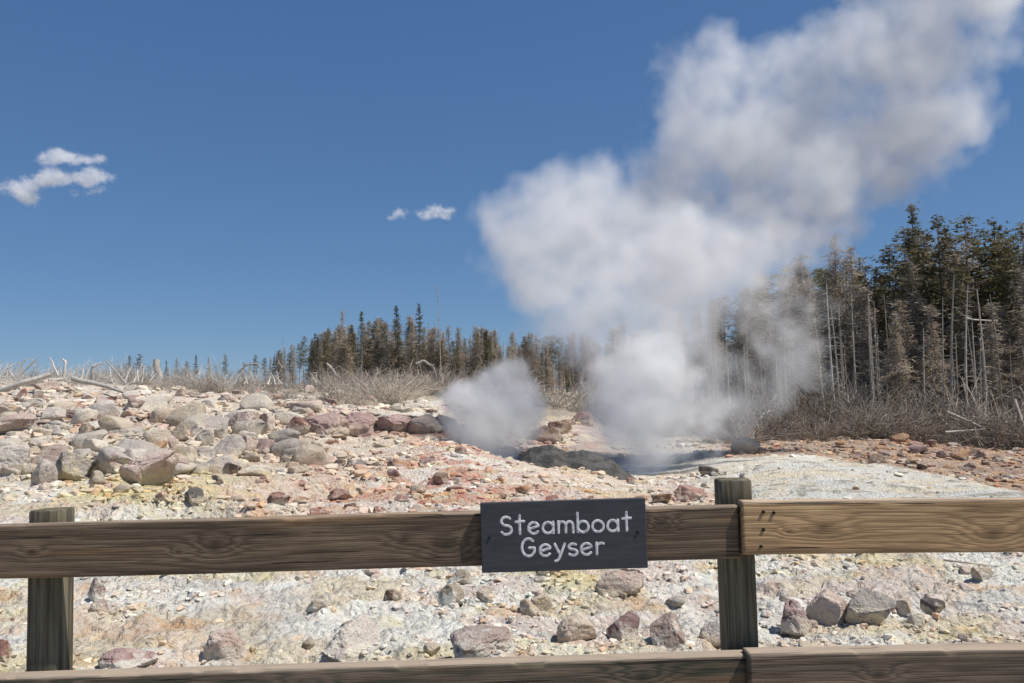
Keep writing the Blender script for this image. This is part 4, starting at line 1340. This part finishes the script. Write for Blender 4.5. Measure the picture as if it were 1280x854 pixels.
# bare grey trunks along the front of the forest
for k in range(60):
    px = tr_.uniform(640, 760) if k < 14 else tr_.uniform(860, 1290)
    d = fdep(px)-tr_.uniform(4, 10)
    top = float(np.interp(px, SKX, SKY)); top = top+(525-top)*tr_.uniform(.25, .6)
    put_tree(('snag', tr_.randrange(3)), px, top, d, 'slender bare grey trunk at the front edge of the forest', 'bare trunks at the forest edge', tr_.uniform(.8, 1.3))
# half-dead young conifers in the sun along the front of the right-hand forest
for k in range(20):
    px = tr_.uniform(1060, 1310)
    top = float(np.interp(px, SKX, SKY)); top = top+(525-top)*tr_.uniform(.34, .84)
    put_tree(('dying', tr_.randrange(5)), px, top, fdep(px)-tr_.uniform(0, 6), 'low bushy half-dead conifer at the sunny front edge of the right-hand forest', 'bushy half-dead conifers at the forest edge', tr_.uniform(1.1, 2.0))
# young trees on the far left skyline
for i, (px, top, w_) in enumerate([(160, 443, 1.3), (174, 441, 1.1), (197, 452, 1.2), (208, 449, 1), (221, 446, 1.1), (233, 450, 1.1), (245, 442, .9), (262, 446, 1.1), (282, 441, .8), (303, 452, 1.1), (320, 442, 1.0), (330, 446, 1), (342, 443, .9), (366, 430, .8), (379, 418, .9), (392, 415, 1.0), (409, 408, 1.0), (186, 456, 1)]):
    put_tree(('small', i % 3) if i % 3 == 0 else ('pine', i % 4) if i not in (4, 7, 13) else ('dying', i % 5), px, top, 100+tr_.uniform(-6, 6), 'small green conifer poking up behind the left ridge' if i not in (4, 7, 13) else 'small brown conifer poking up behind the left ridge', 'small conifers behind the left ridge', w_*1.1)

# ------------------------------------------------------------------ dead brush and logs
SHR = []
for k in range(5):
    SHR.append(thicket(300+k, 1.6, 60 if k < 3 else 95, (.9, 1.2, .7, 1.0, 1.3)[k]).mesh('dead_shrub', [m_twig if k % 2 else m_deadb]))
m_thick = bark_mat('brown_twigs', (.20, .165, .13), (.30, .255, .205))
SHD = [thicket(340+k, 1.6, 80, (1.1, .7, 1.3, .9)[k]).mesh('dead_shrub', [m_thick if k < 3 else m_twig]) for k in range(4)]
SHP = [thicket(320+k, 1.6, 34, 1.1).mesh('dead_shrub', [m_dead]) for k in range(3)]


def put_shrub(px, depth, size, label, group, meshes):
    X = at(px, 500, depth)[0]
    z = float(ground_h(np.array([X]), np.array([depth]))[0])
    o = link('dead_shrub', tr_.choice(meshes)); o.location = (X, depth, z-.05)
    s = size/1.6
    o.scale = (s*tr_.uniform(.9, 1.5), s*tr_.uniform(.9, 1.5), s); o.rotation_euler = (0, 0, tr_.uniform(0, 6.28))
    tag(o, label, 'shrub', group)


for k in range(105):
    px = tr_.uniform(150, 580)
    d = tr_.uniform(46, 62) if px < 330 else tr_.uniform(38, 70)
    put_shrub(px, d, tr_.uniform(.5, 1.35)*(1 if px < 400 else 1.35), 'tangle of bare grey twigs along the left ridge below the trees', 'dead brush along the left ridge', SHR)
for k in range(44):
    px = tr_.uniform(-20, 330)
    put_shrub(px, tr_.uniform(47, 54), tr_.uniform(.7, 1.7), 'sun-bleached bare shrub on the left skyline ridge', 'bleached shrubs on the skyline', SHP)
for k in range(120):
    px = tr_.uniform(880, 1310)
    d = float(np.interp(px, [880, 1000, 1100, 1200, 1300], [40, 41, 43, 42, 38]))+tr_.uniform(0, 13)
    put_shrub(px, d, tr_.choice((.6, .9, 1.2, 1.5, 2.0, 2.7))*tr_.uniform(.8, 1.15), 'grey-brown leafless thicket at the foot of the right-hand forest', 'thickets at the foot of the right-hand forest', SHD)
for k in range(56):
    px = tr_.uniform(560, 880)
    put_shrub(px, tr_.uniform(50, 78), tr_.uniform(.8, 2.6), 'pale dead thicket behind the red rocks between the steam clouds', 'thickets behind the vents', SHR)


def limb(name, path, depth, r0, r1, label, mat=None, twigs=0, group=None, seed=0):
    r = np.random.default_rng(seed+900)
    P = np.array([at(px, py, depth+dd) for (px, py, dd) in path])
    org = P[0].copy(); P = P-org
    n = 10
    t = np.linspace(0, 1, n*(len(P)-1)+1)*(len(P)-1)
    Q = np.stack([np.interp(t, np.arange(len(P)), P[:, k]) for k in range(3)], 1)
    Q += (fbm(np.stack([t*1.3, t*0+seed, t*0], -1), 2, seed)[:, None]-.5)*r0*1.0
    mb = MB(); mb.tube(Q, r0, r1, 7)
    for _ in range(twigs):
        i = r.integers(2, len(Q)); L = np.linalg.norm(P[-1])*r.uniform(.08, .3)
        e = Q[i]+r.normal(size=3)*L*np.array([.8, .5, .8])
        mb.tube([Q[i], (Q[i]+e)/2+r.normal(size=3)*L*.1, e], r1*.7, r1*.25, 4)
    o = link(name, mb.mesh(name, [mat or m_dead], True), loc=org)
    tag(o, label, 'dead wood', group)
    return o


limb('fallen_log', [(-14, 494, 0), (30, 478, 0), (62, 469, .5)], 40, .16, .11, 'long bleached log propped on the rocks at the far left skyline', seed=1)
limb('fallen_log', [(60, 476, 1.5), (82, 473, 2)], 41, .10, .07, 'short bleached log end right of the propped log', seed=2)
limb('fallen_log', [(90, 474, 0), (130, 484, 0), (160, 493, -.5)], 40, .13, .07, 'bleached log sloping down to the right on the left ridge', seed=3)
limb('bare_branch', [(3, 474, 1), (10, 460, 1), (24, 452, 1.3)], 44, .06, .02, 'curved bare branch leaning right at the left edge', twigs=5, seed=4)
limb('bare_branch', [(18, 474, 1), (31, 449, 1)], 44, .07, .03, 'straight bleached branch leaning right, left of the forked pair', twigs=4, seed=5)
limb('bare_branch', [(25, 470, 1.5), (38, 456, 1.5), (46, 449, 1.5)], 45, .06, .025, 'bleached branch leaning right next to the straight one', twigs=4, seed=6)
limb('bare_branch', [(72, 470, 1), (66, 452, 1), (62, 447, 1)], 45, .07, .03, 'bleached stump branch leaning left above the log pile', twigs=5, seed=7)
limb('bare_branch', [(80, 474, 2), (82, 452, 2), (78, 449, 2)], 46, .09, .05, 'thick upright bleached stub on the left skyline', twigs=4, seed=8)
limb('bare_branch', [(114, 478, 1), (116, 458, 1), (126, 454, 1.3)], 44, .11, .04, 'upright bleached snag with a hooked top on the left skyline', twigs=4, seed=9)
limb('bare_branch', [(106, 476, 1), (112, 458, 1)], 45, .07, .03, 'bleached stick leaning on the hooked snag', seed=10)
limb('bare_branch', [(130, 480, 1), (150, 462, 1)], 44, .06, .03, 'bare pole of a crossed pair, leaning right', seed=11)
limb('bare_branch', [(158, 480, 1), (136, 456, 1), (132, 451, 1)], 44.5, .06, .025, 'bare pole of a crossed pair, leaning left', seed=12)
limb('bare_branch', [(162, 478, 1), (168, 463, 1)], 45, .05, .03, 'short pale stick leaning right behind the crossed pair', seed=13)
limb('bare_branch', [(172, 477, 1), (172, 462, 1)], 45, .06, .04, 'short pale upright stub on the ridge', seed=14)
limb('tree_stump', [(197, 476, 3), (198, 448, 3)], 56, .30, .22, 'thick pale broken stump standing on the left ridge', seed=15)
limb('bare_branch', [(298, 466, 3), (308, 456, 3), (322, 455, 3), (330, 466, 3)], 55, .08, .03, 'arched bare branch on the ridge left of the forest', twigs=6, seed=16)
limb('bare_branch', [(340, 484, 3), (352, 460, 3), (346, 448, 3)], 56, .07, .025, 'curving bare sapling on the ridge', twigs=8, seed=17)
limb('bare_branch', [(362, 494, 1), (385, 505, 0)], 50, .09, .04, 'bleached log lying on the slope below the brush', twigs=4, seed=18)
limb('bare_branch', [(395, 490, 1), (396, 466, 1)], 58, .06, .03, 'white upright stick in the brush, left of a pair', twigs=3, seed=19)
limb('bare_branch', [(405, 492, 1), (405, 470, 1)], 58, .06, .03, 'white upright stick in the brush, right of a pair', twigs=3, seed=20)
limb('bare_branch', [(440, 500, 0), (450, 482, 0), (458, 476, 0)], 58, .10, .05, 'white forked root below the bleached dead tree', twigs=5, seed=21)
limb('bare_branch', [(520, 455, 0), (530, 451, 0), (540, 457, 0), (546, 470, 0)], 80, .13, .06, 'white arched branch in front of the dark left-hand spruces', twigs=6, seed=22)
limb('bare_branch', [(408, 455, 0), (418, 464, 0), (422, 474, 0)], 80, .10, .05, 'pale bent branch at the left foot of the forest', twigs=5, seed=23)
limb('fallen_log', [(1184, 515, 0), (1232, 536, -1)], 42, .09, .04, 'grey fallen trunk sloping down in the right-hand thicket', mat=m_twig, twigs=10, seed=24)
limb('fallen_log', [(1182, 540, 0), (1232, 536, 0)], 41, .06, .04, 'thin pale pole lying level in the right-hand thicket', twigs=4, seed=25)
limb('bare_branch', [(1206, 397, 0), (1216, 400, 0), (1246, 401, 1)], 50, .07, .03, 'white broken branch hanging in the right-hand forest', twigs=3, seed=26)
limb('bare_branch', [(1268, 500, 0), (1284, 545, -1)], 40, .08, .04, 'bare stem leaning left at the right edge', mat=m_twig, twigs=8, seed=27)
for k in range(26):
    px = tr_.uniform(0, 400); y0 = float(np.interp(px, [0, 150, 250, 400], [476, 478, 480, 482]))
    h_ = tr_.uniform(10, 26); lx = tr_.uniform(-14, 14)
    limb('bare_branch', [(px, y0, 0), (px+lx*.5, y0-h_*.6, .3), (px+lx, y0-h_, .5)], tr_.uniform(45, 52), tr_.uniform(.03, .06), .014, 'thin bleached dead stem standing in the brush of the left skyline', twigs=tr_.randrange(3, 8), group='bleached stems on the left skyline', seed=100+k)
limb('fallen_log', [(690, 505, 0), (703, 492, 0), (722, 500, 0)], 62, .10, .05, 'pale fallen poles behind the red rocks between the steam clouds', twigs=6, seed=28)
limb('bare_branch', [(952, 519, 0), (964, 513, 0)], 44, .06, .03, 'short white broken branch in the thicket right of the steam', seed=29)
limb('bare_branch', [(1180, 700, .3), (1215, 704, 0), (1240, 707, .1)], 8.6, .012, .005, 'thin dark twig lying on the ground under the right rail', mat=m_deadb, twigs=4, seed=30)

SC.cycles.volume_bounces = 10
SC.cycles.max_bounces = 12
SC.cycles.transparent_max_bounces = 8
SC.cycles.volume_step_rate = 1.0
SC.cycles.volume_max_steps = 256
